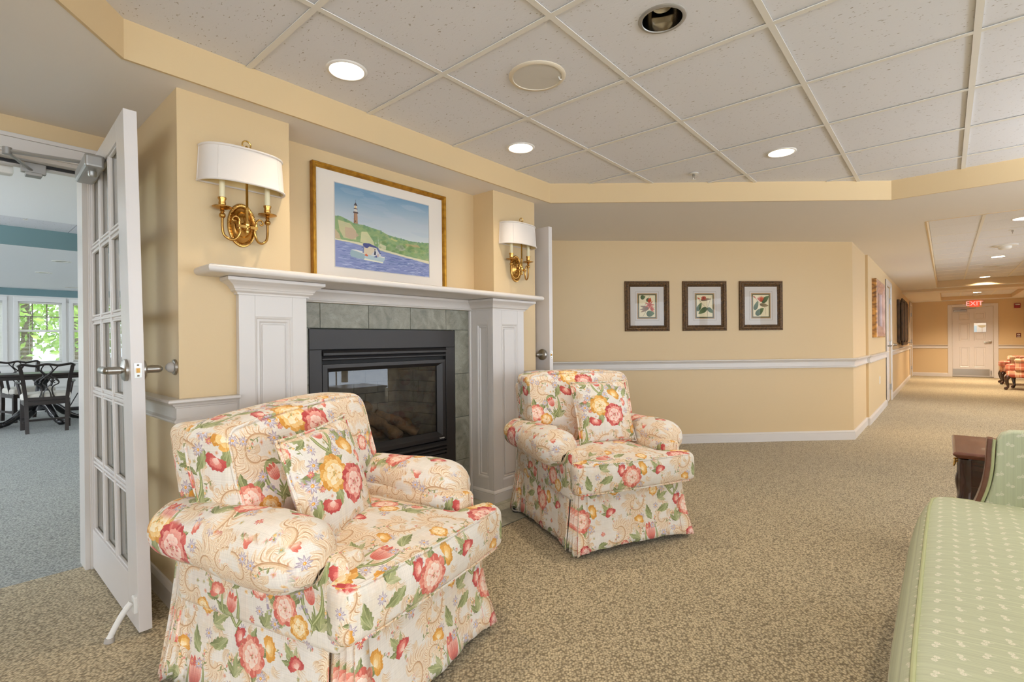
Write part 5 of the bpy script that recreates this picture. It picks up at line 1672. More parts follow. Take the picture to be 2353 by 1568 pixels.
def turn(o, ang, dz, roll=0.0):
    """twist a loose cushion in its chair"""
    c = sum((Vector(b) for b in o.bound_box), Vector()) / 8
    m_ = Matrix.Translation(Vector((c.x, c.y, c.z + dz))) @ Matrix.Rotation(ang, 4, 'Z') @ Matrix.Rotation(roll, 4, 'Y') @ Matrix.Translation(-c)
    o.location = m_.to_translation(); o.rotation_euler = m_.to_euler()
for o_ in A1.children:
    if o_.name.startswith('seat_cushion'): turn(o_, R(-4), .006)
    if o_.name.startswith('back_cushion'): turn(o_, R(9), -.030, R(-3.5))
def make_pillow(label):
    p = thing('throw_pillow', label, 'pillow', group='floral throw pillows on the armchairs')
    hw, hh, th = .198, .198, .066
    N = 22
    sheets = []
    for s_ in (-1, 1):
        rows = []
        for i in range(N + 1):
            u = -1 + 2 * i / N
            row = []
            for j in range(N + 1):
                v = -1 + 2 * j / N
                pin = 1 - .055 * (1 - v * v) * abs(u) ** 3
                pin2 = 1 - .055 * (1 - u * u) * abs(v) ** 3
                t = th * (max(0, 1 - u * u) ** .55) * (max(0, 1 - v * v) ** .55) * (1 + .05 * wob(u * .3, v * .3, s_))
                row.append((u * hw * pin, s_ * t, v * hh * pin2))
            rows.append(row)
        sheets.append(rows)
    mb = MB().grid(sheets[0]).grid(sheets[1])
    c = weld(mb.build('cover', M['chintz_pillow'], p))
    edge = []
    for k in range(4 * N):
        s_, t = divmod(k, N)
        i, j = ((t, 0), (N, t), (N - t, N), (0, N - t))[s_]
        edge.append(sheets[0][i][j])
    MB().tube(edge, .0058, 8, closed=True).build('welt', M['chintz_pillow'], p, smooth=True)
    return p
def place_pillow(p, chair, off, rot):
    p.matrix_world = Matrix.LocRotScale(chair.location, chair.rotation_euler.to_quaternion(), None) @ Matrix.Translation(off) @ Matrix.Rotation(rot[2], 4, 'Z') @ Matrix.Rotation(rot[0], 4, 'X') @ Matrix.Rotation(rot[1], 4, 'Y')
    l, r_, s_ = p.matrix_world.decompose()
    p.location = l; p.rotation_euler = r_.to_euler()
P1 = make_pillow('square floral throw pillow leaning in the near armchair')
place_pillow(P1, A1, (-.095, -.055, .655), (R(-16), R(-4), R(13)))
P2 = copy_tree(P1)
place_pillow(P2, A2, (.045, -.045, .690), (R(-17), R(-1), R(-2)))
P2['label'] = 'square floral throw pillow propped up in the armchair past the hearth'

# ------------------------------------------------------------------ green settee
so = thing('settee', 'sage green settee with white sprigs and dark wood trim in the near right corner', 'sofa', (1.86, -.30, 0))
def wset(p):
    bulge = max(0, 1 - (p.x / .90) ** 4) * max(0, 1 - (p.y / .31) ** 2)
    fr_ = max(0, 1 - (p.x / .95) ** 4)
    return Vector((p.x, p.y + .047 + .050 * fr_ * sst(.24, .30, p.y) * (1 - ((p.z + .02) / .095) ** 2) - .012 * (abs(p.x) / .87) ** 10, p.z + .412 + .022 * bulge * (p.z > 0) + .002 * wob(p.x, p.y, 0)))
cu = weld(rounded_box(.868, .308, .075, .026, 16, wset).build('seat_cushion', M['sage_cloth'], so))
q7 = .026 * .293
for zz in (.075 - q7, -.075 + q7):
    MB().tube([wset(Vector((x, y, zz))) + Vector((0, 0, .0015)) for x, y in rrect(.868 - q7, .308 - q7, .06)], .0052, 8, closed=True).build('piping', M['sage'], cu, smooth=True)
MB().box(-.84, .84, -.32, .325, .24, .336).build('seat_rail', M['sage_cloth'], so, bevel=.012)
MB().box(-.845, .845, .318, .332, .225, .255).build('rail_trim', M['wood_dark'], so, bevel=.004)
weld(rounded_box(.89, .055, .30, .04, 14, lambda p: Vector((p.x, -.355 + p.y - .14 * (p.z + .3) + .0, p.z + .62 + .05 * (1 - (p.x / .89) ** 2) * sst(0, .3, p.z)))).build('backrest', M['sage_arm'], so))
def arm_profile(n=1):
    # front edge of the arm in (y, z), seen from the end: upright that sweeps forward at its foot
    return bez([(.212, .455), (.196, .500), (.180, .560), (.170, .630), (.166, .700), (.163, .742)], 5)
for sd in (-1, 1):
    xa = sd * .885
    pr = [(p.x, p.y) for p in [Vector((a.x, a.y)) for a in arm_profile()]]
    top = [(.163, .742), (.150, .766), (.125, .779), (.09, .781), (-.10, .781), (-.30, .785)]
    outl = [(a - .012, b_) for a, b_ in pr] + [(a - .012, b_) for a, b_ in top[1:]] + [(-.34, .40), (.20, .40)]
    mb = MB(); n_ = len(outl)
    mb.ring([[(xa - sd * .040 * k, a - (0 if 0 < i < 3 else .0), b_) for a, b_ in outl] for i, k in enumerate((1, .8, -.2, -.4))])
    ao = mb.build('arm', M['sage_arm'], so, smooth=True, angle=40, bevel=.014, seg=3)
    MB().tube([(xa - sd * .036, a - .004, b_) for a, b_ in pr], .005, 8).build('piping', M['sage'], ao, smooth=True)
    w_ = MB()
    w_.ring([[(xa - sd * .036, a - .004, b_), (xa - sd * .036, a + .016, b_ + .002), (xa + sd * .022, a + .016, b_ + .002), (xa + sd * .022, a - .004, b_)] for a, b_ in [(.250, .405)] + pr])
    w_.build('arm_facing', M['wood_top'], so, smooth=True, angle=40, bevel=.003)
    for y in (.29, -.36):
        MB().ring([[(sd * .80 + a * .026, y + b_ * .026, z) for a, b_ in ((-1, -1), (1, -1), (1, 1), (-1, 1))] for z in (0, .26)]).build('leg', M['wood_dark'], so, bevel=.004)

# ------------------------------------------------------------------ end table behind the settee arm
tx0, tx1, ty1, ty0 = 3.15, 3.715, -.022, -.56
et = thing('end_table', 'mahogany end table with a brass drawer pull, beyond the settee arm', 'table', ((tx0 + tx1) / 2, (ty0 + ty1) / 2, 0))
hx_, hy_ = (tx1 - tx0) / 2, (ty1 - ty0) / 2
MB().ring([[(sx_ * (hx_ - i), sy_ * (hy_ - i), z) for sx_, sy_ in ((-1, -1), (1, -1), (1, 1), (-1, 1))] for i, z in ((.018, .570), (.012, .574), (.006, .580), (.001, .585), (0, .590), (.003, .596), (.010, .600))]).build('table_top', M['wood_top'], et, smooth=True, angle=20)
e_ = MB()
e_.box(-hx_ + .030, hx_ - .030, -hy_ + .03, -hy_ + .045, .41, .572).box(-hx_ + .030, -hx_ + .045, -hy_ + .045, hy_ - .055, .235, .572).box(hx_ - .045, hx_ - .030, -hy_ + .045, hy_ - .055, .235, .572).box(-hx_ + .045, hx_ - .045, -hy_ + .04, hy_ - .055, .235, .250)
e_.build('carcass', M['wood_dark'], et, bevel=.002)
dr = MB().box(-hx_ + .050, hx_ - .050, hy_ - .052, hy_ - .030, .455, .560).build('drawer', M['wood_dark'], et, bevel=.004)
bl = MB()
for sd in (-1, 1):
    bl.cyl((sd * .035, hy_ - .030, .512), (sd * .035, hy_ - .012, .512), .005, n=10); bl.sphere((sd * .035, hy_ - .010, .512), .0065, 8)
    bl.lathe([(.013, 0), (.011, -.003), (.004, -.004)], 14, (sd * .035, hy_ - .031, .512), 'y')
bl.tube(bez([(-.035, hy_ - .012, .508), (-.030, hy_ - .006, .490), (0, hy_ - .004, .482), (.030, hy_ - .006, .490), (.035, hy_ - .012, .508)], 5), .0032, 8)
bl.build('drawer_pull', M['brass_bright'], dr, smooth=True)
ap = [(-hx_ + .05, .455), (hx_ - .05, .455), (hx_ - .05, .36), (hx_ - .10, .40), (.06, .425), (0, .405), (-.06, .425), (-hx_ + .10, .40), (-hx_ + .05, .36)]
MB().ring([[(a, y, z) for a, z in ap] for y in (hy_ - .05, hy_ - .034)]).build('apron', M['wood_dark'], et, bevel=.002)
for sd in (-1, 1):
    for sy_ in (-1, 1):
        pth = [(sd * (hx_ - .040 + d), sy_ * (hy_ - .045 + d), z) for d, z in ((0, .565), (0, .42), (.006, .34), (-.004, .22), (-.010, .10), (.004, .03), (.012, .004))]
        MB().tube(bez(pth, 4), [.026] * 5 + [.026, .028, .029, .027] + [.024] * 4 + [.020] * 4 + [.017] * 4 + [.018] * 3 + [.026], 8, flat=1.0).build('leg', M['wood_dark'], et, smooth=True, angle=45)
MB().box(-hx_ + .06, hx_ - .06, -hy_ + .07, hy_ - .08, .232, .250).build('shelf', M['wood_top'], et, bevel=.003)

# ------------------------------------------------------------------ three flower prints on the angled wall
def on_angled(s_, z, d=0.0):
    k = math.sqrt(.5)
    return (DX - s_ * k - d * k, DY + s_ * k - d * k, z)
def print_frame(i, s_mid, label):
    t = thing('framed_print', label, 'picture', on_angled(s_mid, 1.510, .001), group='framed flower prints', rot=(0, 0, R(-45)))
    W_, H_ = .497, .545
    frame_rings(W_, H_, [(0, 0), (0, .014), (.004, .020), (.012, .022), (.018, .019), (.024, .024), (.036, .026), (.044, .020), (.047, .014), (.050, .017), (.054, .017), (.057, .010), (.062, .008), (.064, .002)]).build('frame', M['bronze'], t, smooth=True, angle=30)
    bd = MB()
    for sz in (-1, 1):
        for k in range(26): bd.sphere((-W_ / 2 + .030 + (W_ - .06) * k / 25, -.0255, sz * (H_ / 2 - .029)), .0048, 6)
        for k in range(29): bd.sphere((sz * (W_ / 2 - .029), -.0255, -H_ / 2 + .030 + (H_ - .06) * k / 28), .0048, 6)
    bd.build('beading', M['bronze_hi'], t, smooth=True, kind='stuff')
    MB().box(-W_ / 2 + .06, W_ / 2 - .06, -.006, -.002, -H_ / 2 + .06, H_ / 2 - .06).build('mat', M['mat_white'], t)
    frame_rings(.262, .318, [(0, .0055), (0, .0064), (.0018, .0064), (.0018, .0055)]).build('mat_line', M['bronze_hi'], t)
    frame_rings(.222, .282, [(0, .0055), (0, .0075), (.009, .0075), (.009, .0055)]).build('fillet', M['fillet'], t)
    frame_rings(.206, .266, [(0, .0055), (0, .0070), (.013, .0070), (.013, .0055)]).build('inner_mat', M['olive_mat'], t)
    quad_uv('print', (-.092, -.0066, -.122), (.092, -.0066, -.122), (.092, -.0066, .122), (-.092, -.0066, .122), BOT[i], t)
    MB().add([(-W_ / 2 + .06, -.0098, -H_ / 2 + .06), (W_ / 2 - .06, -.0098, -H_ / 2 + .06), (W_ / 2 - .06, -.0098, H_ / 2 - .06), (-W_ / 2 + .06, -.0098, H_ / 2 - .06)], [(0, 1, 2, 3)]).build('glazing', M['print_glass'], t)
M['fillet'] = mat('tan_fillet', (176, 138, 88), .6)
M['olive_mat'] = mat('olive_mat_board', (96, 94, 66), .9)
print_frame(0, 2.368, 'left bronze-framed print of red flowers and round leaves on the angled wall')
print_frame(1, 1.722, 'middle bronze-framed print of three big leaves on the angled wall')
print_frame(2, 1.078, 'right bronze-framed print of a tall red bloom with leaves, nearest the corridor')

# ------------------------------------------------------------------ corridor
YH = .76
ga = thing('framed_mirror', 'gilt burl-edged framed mirror at the start of the corridor wall', 'mirror', (8.99, YH, 1.552))
frame_rings(1.18, .81, [(0, 0), (0, .050), (.012, .058)]).build('frame', M['art_wood'], ga)
frame_rings(1.156, .786, [(0, .045), (0, .058), (.03, .062), (.06, .050), (.09, .052), (.11, .040), (.14, .036), (.155, .024), (.16, .018)]).build('inner_frame', M['art_rose'], ga, smooth=True, angle=25)
MB().box(-.43, .43, -.022, -.002, -.24, .24).build('glazing', M['art_glass'], ga)
da = thing('carved_panel', 'dark carved wooden panel hanging farther down the corridor wall', 'wall art', (14.05, YH - .001, 1.47))
pts_ = []
MB().box(-1.05, 1.05, -.05, -.002, -.44, .46).build('board', M['art_brown'], da, bevel=.01)
for k in range(5):
    MB().box(-1.0 + k * .42, -.66 + k * .42, -.10 - .015 * (k % 2), -.05, -.40 - .03 * (k % 2), .40 + .04 * (k % 2)).build('carved_strip', M['art_brown'], da, bevel=.02)
MB().box(-.7, .9, -.085, -.05, .40, .50).box(-.7, .9, -.085, -.05, -.50, -.40).build('crest', M['art_brown'], da, bevel=.02)

def corridor_door(name, x0, x1, z1, label):
    o = struct(casing(x0, x1, YH, z1, w=.085), name, M['trim'], bevel=.003)
    tag(o, label, 'door')
    MB().box(x0 + .004, x1 - .004, .775, .812, .012, z1 - .004).build('slab', M['door'], o, bevel=.002)
    for (a, b_, c, d) in ((.10, .42, 1.28, 1.90), (.50, .82, 1.28, 1.90), (.10, .42, .24, 1.05), (.50, .82, .24, 1.05)):
        k = (x1 - x0) / .92
        MB().box(x0 + a * k, x0 + b_ * k, .769, .776, c, d).build('panel', M['door'], o, bevel=.006)
    for z in (.25, 1.02, 1.80):
        MB().box(x1 - .035, x1 + .010, .752, .776, z - .05, z + .05).cyl((x1 + .002, .752, z - .055), (x1 + .002, .752, z + .055), .007, n=10).build('hinge', M['chrome'], o)
    lv = MB().lathe([(.036, 0), (.034, .012), (.014, .018)], 20, (x0 + .07, .775, 1.00), 'y')
    lv.tube([(x0 + .07, .76, 1.00), (x0 + .07, .705, 1.00), (x0 + .10, .700, 1.00), (x0 + .19, .704, 1.00)], .011, 10)
    lv.build('lever', M['chrome'], o, smooth=True, angle=45)
    return o
corridor_door('door_3', 10.50, 11.36, 2.04, 'white panelled corridor door past the gilt mirror')
corridor_door('door_4', 17.75, 18.75, 2.04, 'white door at the far end of the corridor wall')
for i, (x, lab) in enumerate(((12.10, 'small metal door bumper on the corridor wall just past the white door'), (16.9, 'small metal door bumper on the corridor wall past the carved panel'))):
    b = thing('wall_bumper', lab, 'door stop', (x, YH, 1.00))
    MB().lathe([(.034, 0), (.030, .010), (.020, .014), (.020, .045), (.016, .055), (.003, .058)], 18, axis='y').build('bumper_body', M['chrome'], b, smooth=True, angle=45)
ou = thing('wall_outlet', 'white outlet plate low on the corridor wall under the gilt mirror', 'outlet', (9.35, YH, .50))
MB().box(-.036, .036, -.006, 0, -.06, .06).build('cover_plate', M['white_plastic'], ou, bevel=.003)
MB().box(-.016, .016, -.009, -.005, .010, .042).box(-.016, .016, -.009, -.005, -.042, -.010).build('socket', M['white_plastic'], ou, bevel=.003)

# far exit door
ed = struct(MB().box(XE - .02, XE, -.140, -.045, 0, 2.062).box(XE - .02, XE, -1.090, -.995, 0, 2.062).box(XE - .02, XE, -.995, -.140, 1.985, 2.062), 'door_5', M['trim'], bevel=.004)
tag(ed, 'six-panel exit door with a small window at the end of the corridor', 'door')
X0, X1 = XE + .012, XE + .052
y0, y1 = -.990, -.142
wy0, wy1, wz0, wz1 = -.852, -.600, 1.268, 1.522
MB().box(X0, X1, y0, wy0, .025, 1.978).box(X0, X1, wy1, y1, .025, 1.978).box(X0, X1, wy0, wy1, .025, wz0).box(X0, X1, wy0, wy1, wz1, 1.978).build('slab', M['door'], ed)
for (a, b_, c, d) in ((-.507, -.288, 1.626, 1.825), (-.833, -.604, 1.626, 1.825), (-.503, -.286, 1.035, 1.523), (-.833, -.604, 1.035, 1.245), (-.498, -.298, .285, .848), (-.832, -.606, .285, .848)):
    MB().ring([[(X0 - h, sy, sz) for sy, sz in ((a + i, c + i), (b_ - i, c + i), (b_ - i, d - i), (a + i, d - i))] for i, h in ((-.004, -.002), (0, .009), (.012, .004), (.03, .003), (.045, .012))]).build('panel', M['door'], ed)
MB().box(X0 + .015, X0 + .021, wy0, wy1, wz0, wz1).build('pane', M['glass'], ed)
MB().box(X0 - .008, X0 + .002, wy0 - .012, wy0, wz0 - .012, wz1 + .012).box(X0 - .008, X0 + .002, wy1, wy1 + .012, wz0 - .012, wz1 + .012).box(X0 - .008, X0 + .002, wy0, wy1, wz1, wz1 + .012).box(X0 - .008, X0 + .002, wy0, wy1, wz0 - .012, wz0).build('window_bead', M['door'], ed)
MB().box(X0 - .004, X0, -.912, -.146, .05, .232).build('kick_plate', M['chrome'], ed)
MB().box(X0 - .012, X0 + .02, -.985, -.15, .012, .03).build('sweep', M['alum'], ed)
MB().box(X0 - .02, X0, -.950, -.930, .09, .20).box(X0 - .04, X0, -.950, -.930, .09, .115).build('door_holder', M['chrome'], ed)
MB().lathe([(.036, 0), (.034, -.014), (.014, -.020)], 20, (X0, -.93, .99), 'x').tube([(X0 - .01, -.93, .99), (X0 - .06, -.93, .99), (X0 - .062, -.90, .99), (X0 - .060, -.80, .985)], .013, 10).build('lever', M['chrome'], ed, smooth=True, angle=45)
MB().box(X0 - .055, X0, -.46, -.17, 1.855, 1.905).build('closer_body', M['alum'], ed, bevel=.008)
MB().tube([(X0 - .03, -.32, 1.91), (X0 - .05, -.50, 1.925), (X0 - .03, -.64, 1.945)], .008, 8).build('closer_arm', M['alum'], ed)
ex = thing('exit_sign', 'lit red EXIT sign over the far door', 'sign', (XE - .03, -.611, 2.066))
MB().box(-.025, .025, -.153, .153, -.098, .098).build('housing', M['exit_box'], ex, bevel=.006)
MB().box(-.0275, -.0245, -.100, .100, -.085, .088).build('face', M['exit_face'], ex)
text_mesh('EXIT', .176, M['exit_red'], ex, (-.029, 0, .0), (R(90), 0, R(-90)), .001, 'letters')
al = thing('fire_alarm', 'red fire alarm strobe on the end wall right of the exit door', 'alarm', (XE, -1.459, 1.968))
MB().box(-.045, 0, -.060, .060, -.064, .064).build('housing', M['alarm_red'], al, bevel=.006)
MB().box(-.058, -.040, -.048, .048, .020, .044).build('strobe', M['white_plastic'], al, bevel=.006)
sg = thing('wall_sign', 'small maroon square sign with a white oval beside the exit door', 'sign', (XE, -1.481, 1.171))
MB().box(-.006, 0, -.045, .045, -.060, .060).build('plate', M['maroon'], sg, bevel=.004)
MB().lathe([(.002, -.0075), (.020, -.0075), (.020, -.006)], 20, (0, 0, .012), 'x', 1.5, 1.0).build('emblem', M['mat_white'], sg)
MB().lathe([(.002, -.0085), (.007, -.0085), (.007, -.0075)], 12, (0, 0, .012), 'x').build('emblem_centre', M['maroon'], sg)
MB().box(-.0075, -.006, -.032, .032, -.050, -.034).build('caption', M['mat_white'], sg)
# lobby behind the exit door's window
struct(MB().box(XE + .14, 20.4, -2.2, -2.15, 0, ZT).box(20.35, 20.4, -2.2, .95, 0, ZT).box(XE + .14, 20.4, .90, .95, 0, ZT), 'wall_lobby', M['wall'])
lb = thing('lobby_panel', 'pale blue panel seen through the small window of the exit door', 'panel', (20.34, -.56, 0))
MB().box(-.03, 0, -.14, .16, .9, 1.475).build('board', M['green_door'], lb, bevel=.004)
lo = downlight(19.9, -.75, 2.45, 'recessed light in the lobby behind the exit door', True, M['lamp_hall'], 26, 'recessed lights in the corridor')

HG = 'recessed lights in the corridor'
for x, z, lab in ((7.352, 2.362, 'glowing corridor ceiling light closest to the lounge'), (10.60, 2.362, 'second glowing ceiling light along the corridor'), (14.0, 2.362, 'third glowing ceiling light, before the corridor header'), (17.2, 2.262, 'glowing ceiling light just before the exit door')):
    downlight(x, -.61, z, lab, True, M['lamp_hall'], HALL_W * (5.0 if x > 13 else 1.2), HG, .045)
sprinkler(8.05, -.583, 2.362, 'fire sprinkler between the first and second corridor lights')
sm = thing('smoke_detector', 'white smoke detector between the corridor lights', 'detector', (9.366, -.605, 2.362))
MB().lathe([(.13, 0), (.13, -.010), (.10, -.014), (.070, -.016), (.066, -.040), (.050, -.052), (.004, -.054)], 28).build('body', M['white_plastic'], sm, smooth=True, angle=40)
cs = thing('corridor_speaker', 'flat round speaker grille in the corridor ceiling', 'speaker', (12.0, -.636, 2.362))
MB().lathe([(.14, 0), (.14, -.005), (.118, -.007), (.004, -.007)], 32).build('grille', M['grille'], cs, smooth=True, angle=40)
sd_ = thing('ceiling_detector', 'round white detector on the ceiling above the exit sign', 'detector', (17.9, -.61, 2.262))
MB().lathe([(.075, 0), (.075, -.012), (.05, -.040), (.004, -.046)], 20).build('body', M['white_plastic'], sd_, smooth=True, angle=40)
cv = thing('ceiling_vent', 'small dark vent in the far corridor ceiling', 'vent', (16.3, -.66, 2.262))
MB().box(-.10, .10, -.14, .14, -.006, 0).build('frame', M['white_plastic'], cv)
for k in range(5): MB().box(-.08 + k * .036, -.068 + k * .036, -.12, .12, -.009, -.005).build('slat', M['black'], cv)

# plaid wing chairs with cabriole legs
def plaid_chair(label, x, y, rz):
    c = thing('plaid_armchair', label, 'armchair', (x, y, 0), rz, 'red plaid armchairs in the corridor')
    weld(rounded_box(.31, .30, .075, .03, 6, lambda p: Vector((p.x, p.y, p.z + .345))).build('seat_frame', M['plaid'], c))
    weld(rounded_box(.27, .30, .060, .035, 6, lambda p: Vector((p.x, p.y - .03, p.z + .475 + .02 * (1 - (p.x / .27) ** 2) * (p.z > 0)))).build('seat_cushion', M['plaid'], c))
    weld(rounded_box(.30, .06, .33, .05, 7, lambda p: Vector((p.x, p.y + .27 + .2 * (p.z + .33), p.z + .70))).build('backrest', M['plaid'], c))
    for sd in (-1, 1):
        weld(rounded_box(.048, .23, .13, .04, 6, lambda p, sd=sd: Vector((sd * (.295 + .03 * (p.z > .06)) + p.x, p.y + .06, p.z + .545))).build('arm', M['plaid'], c))
        weld(rounded_box(.03, .09, .18, .028, 5, lambda p, sd=sd: Vector((sd * .295 + p.x, p.y + .27, p.z + .84))).build('wing', M['plaid'], c))
        pth = bez([(sd * .27, -.26, .30), (sd * .30, -.295, .235), (sd * .285, -.285, .13), (sd * .275, -.275, .07), (sd * .29, -.30, .04), (sd * .295, -.305, .028)], 5)
        lg = MB().tube(pth, [.040, .044, .046, .046, .044, .042, .038, .034, .031, .028, .026, .024, .022, .021, .020, .020, .021, .023, .026, .029, .032, .034, .035, .034, .033, .03], 10)
        lg.sphere((sd * .295, -.305, .034), .034, 10)
        lg.build('leg', M['wood_dark'], c, smooth=True, angle=60)
        MB().tube(bez([(sd * .26, .24, .30), (sd * .26, .25, .15), (sd * .265, .30, .012)], 5), .022, 8).build('leg', M['wood_dark'], c, smooth=True)
    return c
def chair_from_legs(p, q_, label):
    """front feet at p and q_ (p nearer the viewer): local x runs from p to q_"""
    d = Vector((q_[0] - p[0], q_[1] - p[1])); a = math.atan2(d.y, d.x)
    mid = Vector(((p[0] + q_[0]) / 2, (p[1] + q_[1]) / 2))
    back = Vector((-math.sin(a), math.cos(a))) * .305
    return plaid_chair(label, mid.x + back.x, mid.y + back.y, a)
chair_from_legs((15.45, -1.10), (14.92, -.965), 'nearer red plaid armchair at the right edge of the corridor')
chair_from_legs((17.05, -.99), (16.50, -.99), 'farther red plaid armchair beside the exit door')
lt = thing('lamp_table', 'small dark table between the plaid armchairs', 'table', (16.05, -1.62, 0))
MB().lathe([(.02, .66), (.26, .66), (.265, .67), (.26, .685), (.02, .685)], 28).build('table_top', M['wood_dark'], lt, smooth=True, angle=30)
MB().lathe([(.05, .10), (.028, .16), (.022, .30), (.035, .45), (.022, .60), (.05, .66)], 18).build('pedestal', M['wood_dark'], lt, smooth=True)
for k in range(3):
    a = R(90) + k * 2.094
    MB().tube(bez([(0, 0, .14), (.10 * math.cos(a), .10 * math.sin(a), .11), (.22 * math.cos(a), .22 * math.sin(a), .03), (.27 * math.cos(a), .27 * math.sin(a), .016)], 5), .018, 8).build('leg', M['wood_dark'], lt, smooth=True)
lm = thing('table_lamp', 'table lamp with a cream bell shade, cut by the right frame edge', 'lamp', (16.05, -1.58, .685))
MB().lathe([(.07, 0), (.07, .015), (.03, .03), (.055, .10), (.06, .16), (.03, .22), (.012, .25), (.012, .30)], 20).build('base', M['brass'], lm, smooth=True, angle=50)
MB().lathe([(.17, .24), (.13, .34), (.09, .44), (.088, .44), (.128, .34), (.168, .24)], 28, cap=False).build('lamp_shade', M['shade_in'], lm, smooth=True, angle=50)

# ------------------------------------------------------------------ dining room
YWN = 11.80
w = MB()
w.box(-3.1, .10, YWN, YWN + .14, 0, ZT).box(.10, 2.9, YWN, YWN + .14, 0, .85).box(.10, 2.9, YWN, YWN + .14, 1.89, ZT)
WIN = [(-.90, -.35), (.16, .690), (.876, 1.427), (1.577, 2.128), (2.278, 2.83)]
w = MB().box(-4.6, 6.6, YWN, YWN + .14, 0, .845).box(-4.6, 6.6, YWN, YWN + .14, 1.888, ZT)
xs = [-4.6] + [v for a in [(-1.6, -1.05)] + WIN[:0] for v in a]
edges = [(-4.6, -1.45), (-.90 + .0, -.90)]
solid = [(-4.6, -1.0)]
prev = -4.6
for a, b_ in WIN:
    w.box(prev, a, YWN, YWN + .14, .845, 1.888); prev = b_
w.box(prev, 6.6, YWN, YWN + .14, .845, 1.888)
struct(w, 'wall_dining_window', M['dining_wall'])
wl_ = MB().box(-4.7, -4.6, 3.44, 4.0, 0, ZT).box(-4.7, -4.6, 10.8, 11.94, 0, ZT).box(-4.7, -4.6, 4.0, 10.8, 0, .45).box(-4.7, -4.6, 4.0, 10.8, 2.15, ZT)  # unseen window openings, added to let more daylight into the dining room
for y in (6.2, 8.5): wl_.box(-4.7, -4.6, y, y + .12, .45, 2.15)
struct(wl_, 'wall_dining_left', M['dining_wall'])
wl_ = MB().box(6.6, 6.7, 1.2, 4.0, 0, ZT).box(6.6, 6.7, 10.8, 11.94, 0, ZT).box(6.6, 6.7, 4.0, 10.8, 0, .35).box(6.6, 6.7, 4.0, 10.8, 2.2, ZT)  # openings on this unseen side are also added for daylight
for y in (6.2, 8.5): wl_.box(6.6, 6.7, y, y + .12, .35, 2.2)
struct(wl_, 'wall_dining_right', M['dining_wall'])
struct(MB().box(-4.6, 6.6, YWN - .006, YWN, 1.99, 2.11), 'trim_30', M['teal'])
struct(MB().box(-4.6, 6.6, YWN - .012, YWN, .10, .80), 'trim_31', M['dining_wall'])
for i, (z0, z1, d) in enumerate(((0, .11, .018), (.40, .43, .022), (.70, .735, .022))):
    struct(MB().box(-4.6, 6.6, YWN - d, YWN, z0, z1), 'trim_%d' % (32 + i), M['dining_wall'], bevel=.004)
# ceilings of the dining room: entrance soffit, tiled field, low soffit at the windows
dc = struct(MB().box(-4.6, 6.6, 3.44, 5.75, 2.20, 2.23), 'ceiling_dining', M['dining_ceil'])
MB().box(-4.6, 6.6, 6.75, 11.80, 2.112, 2.14).build('window_soffit', M['dining_ceil'], dc)
MB().box(-4.6, 6.6, 6.73, 6.75, 2.11, 2.30).build('fascia', M['teal'], dc)
for ix in range(-4, 8):
    for iy in range(2):
        x0, yq = -.35 + ix * .61, 5.55 + iy * .61
        MB().box(x0 + .003, x0 + .607, yq + .003, yq + .607, 2.288, 2.304).build('ceiling_tile', M['tile'], dc)
MB().box(-3, 5, 5.54, 5.56, 2.286, 2.292).box(-3, 5, 6.15, 6.17, 2.286, 2.292).build('grid_bar', M['tee'], dc)
for x, y, lab in ((.935, 7.70, 'nearer unlit round can light in the dining room soffit'), (.92, 9.05, 'middle unlit round can light in the dining room soffit'), (1.47, 11.1, 'unlit round can light in the soffit close to the dining windows')):
    t = thing('can_light', lab, 'ceiling light', (x, y, 2.112), group='can lights in the dining room soffit')
    MB().lathe([(.055, -.001), (.058, -.006), (.085, -.005), (.088, 0)], 28).build('trim_ring', M['white_plastic'], t, smooth=True, angle=40)
    MB().lathe([(.056, -.002), (.030, -.001), (.002, -.0005)], 24).build('baffle', M['alum'], t, smooth=True)
sprinkler(.50, 6.05, 2.288, 'fire sprinkler in the dining room ceiling seen through the doorway')
eb = thing('white_box', 'blank white operator box over the dining room side of the doorway', 'box', (.08, 3.441, 2.03))
MB().box(-.17, .166, .002, .065, -.045, .045).build('housing', M['white_plastic'], eb, bevel=.010)
MB().box(-.15, .14, 0, .004, -.03, .06).build('bracket', M['white_plastic'], eb)

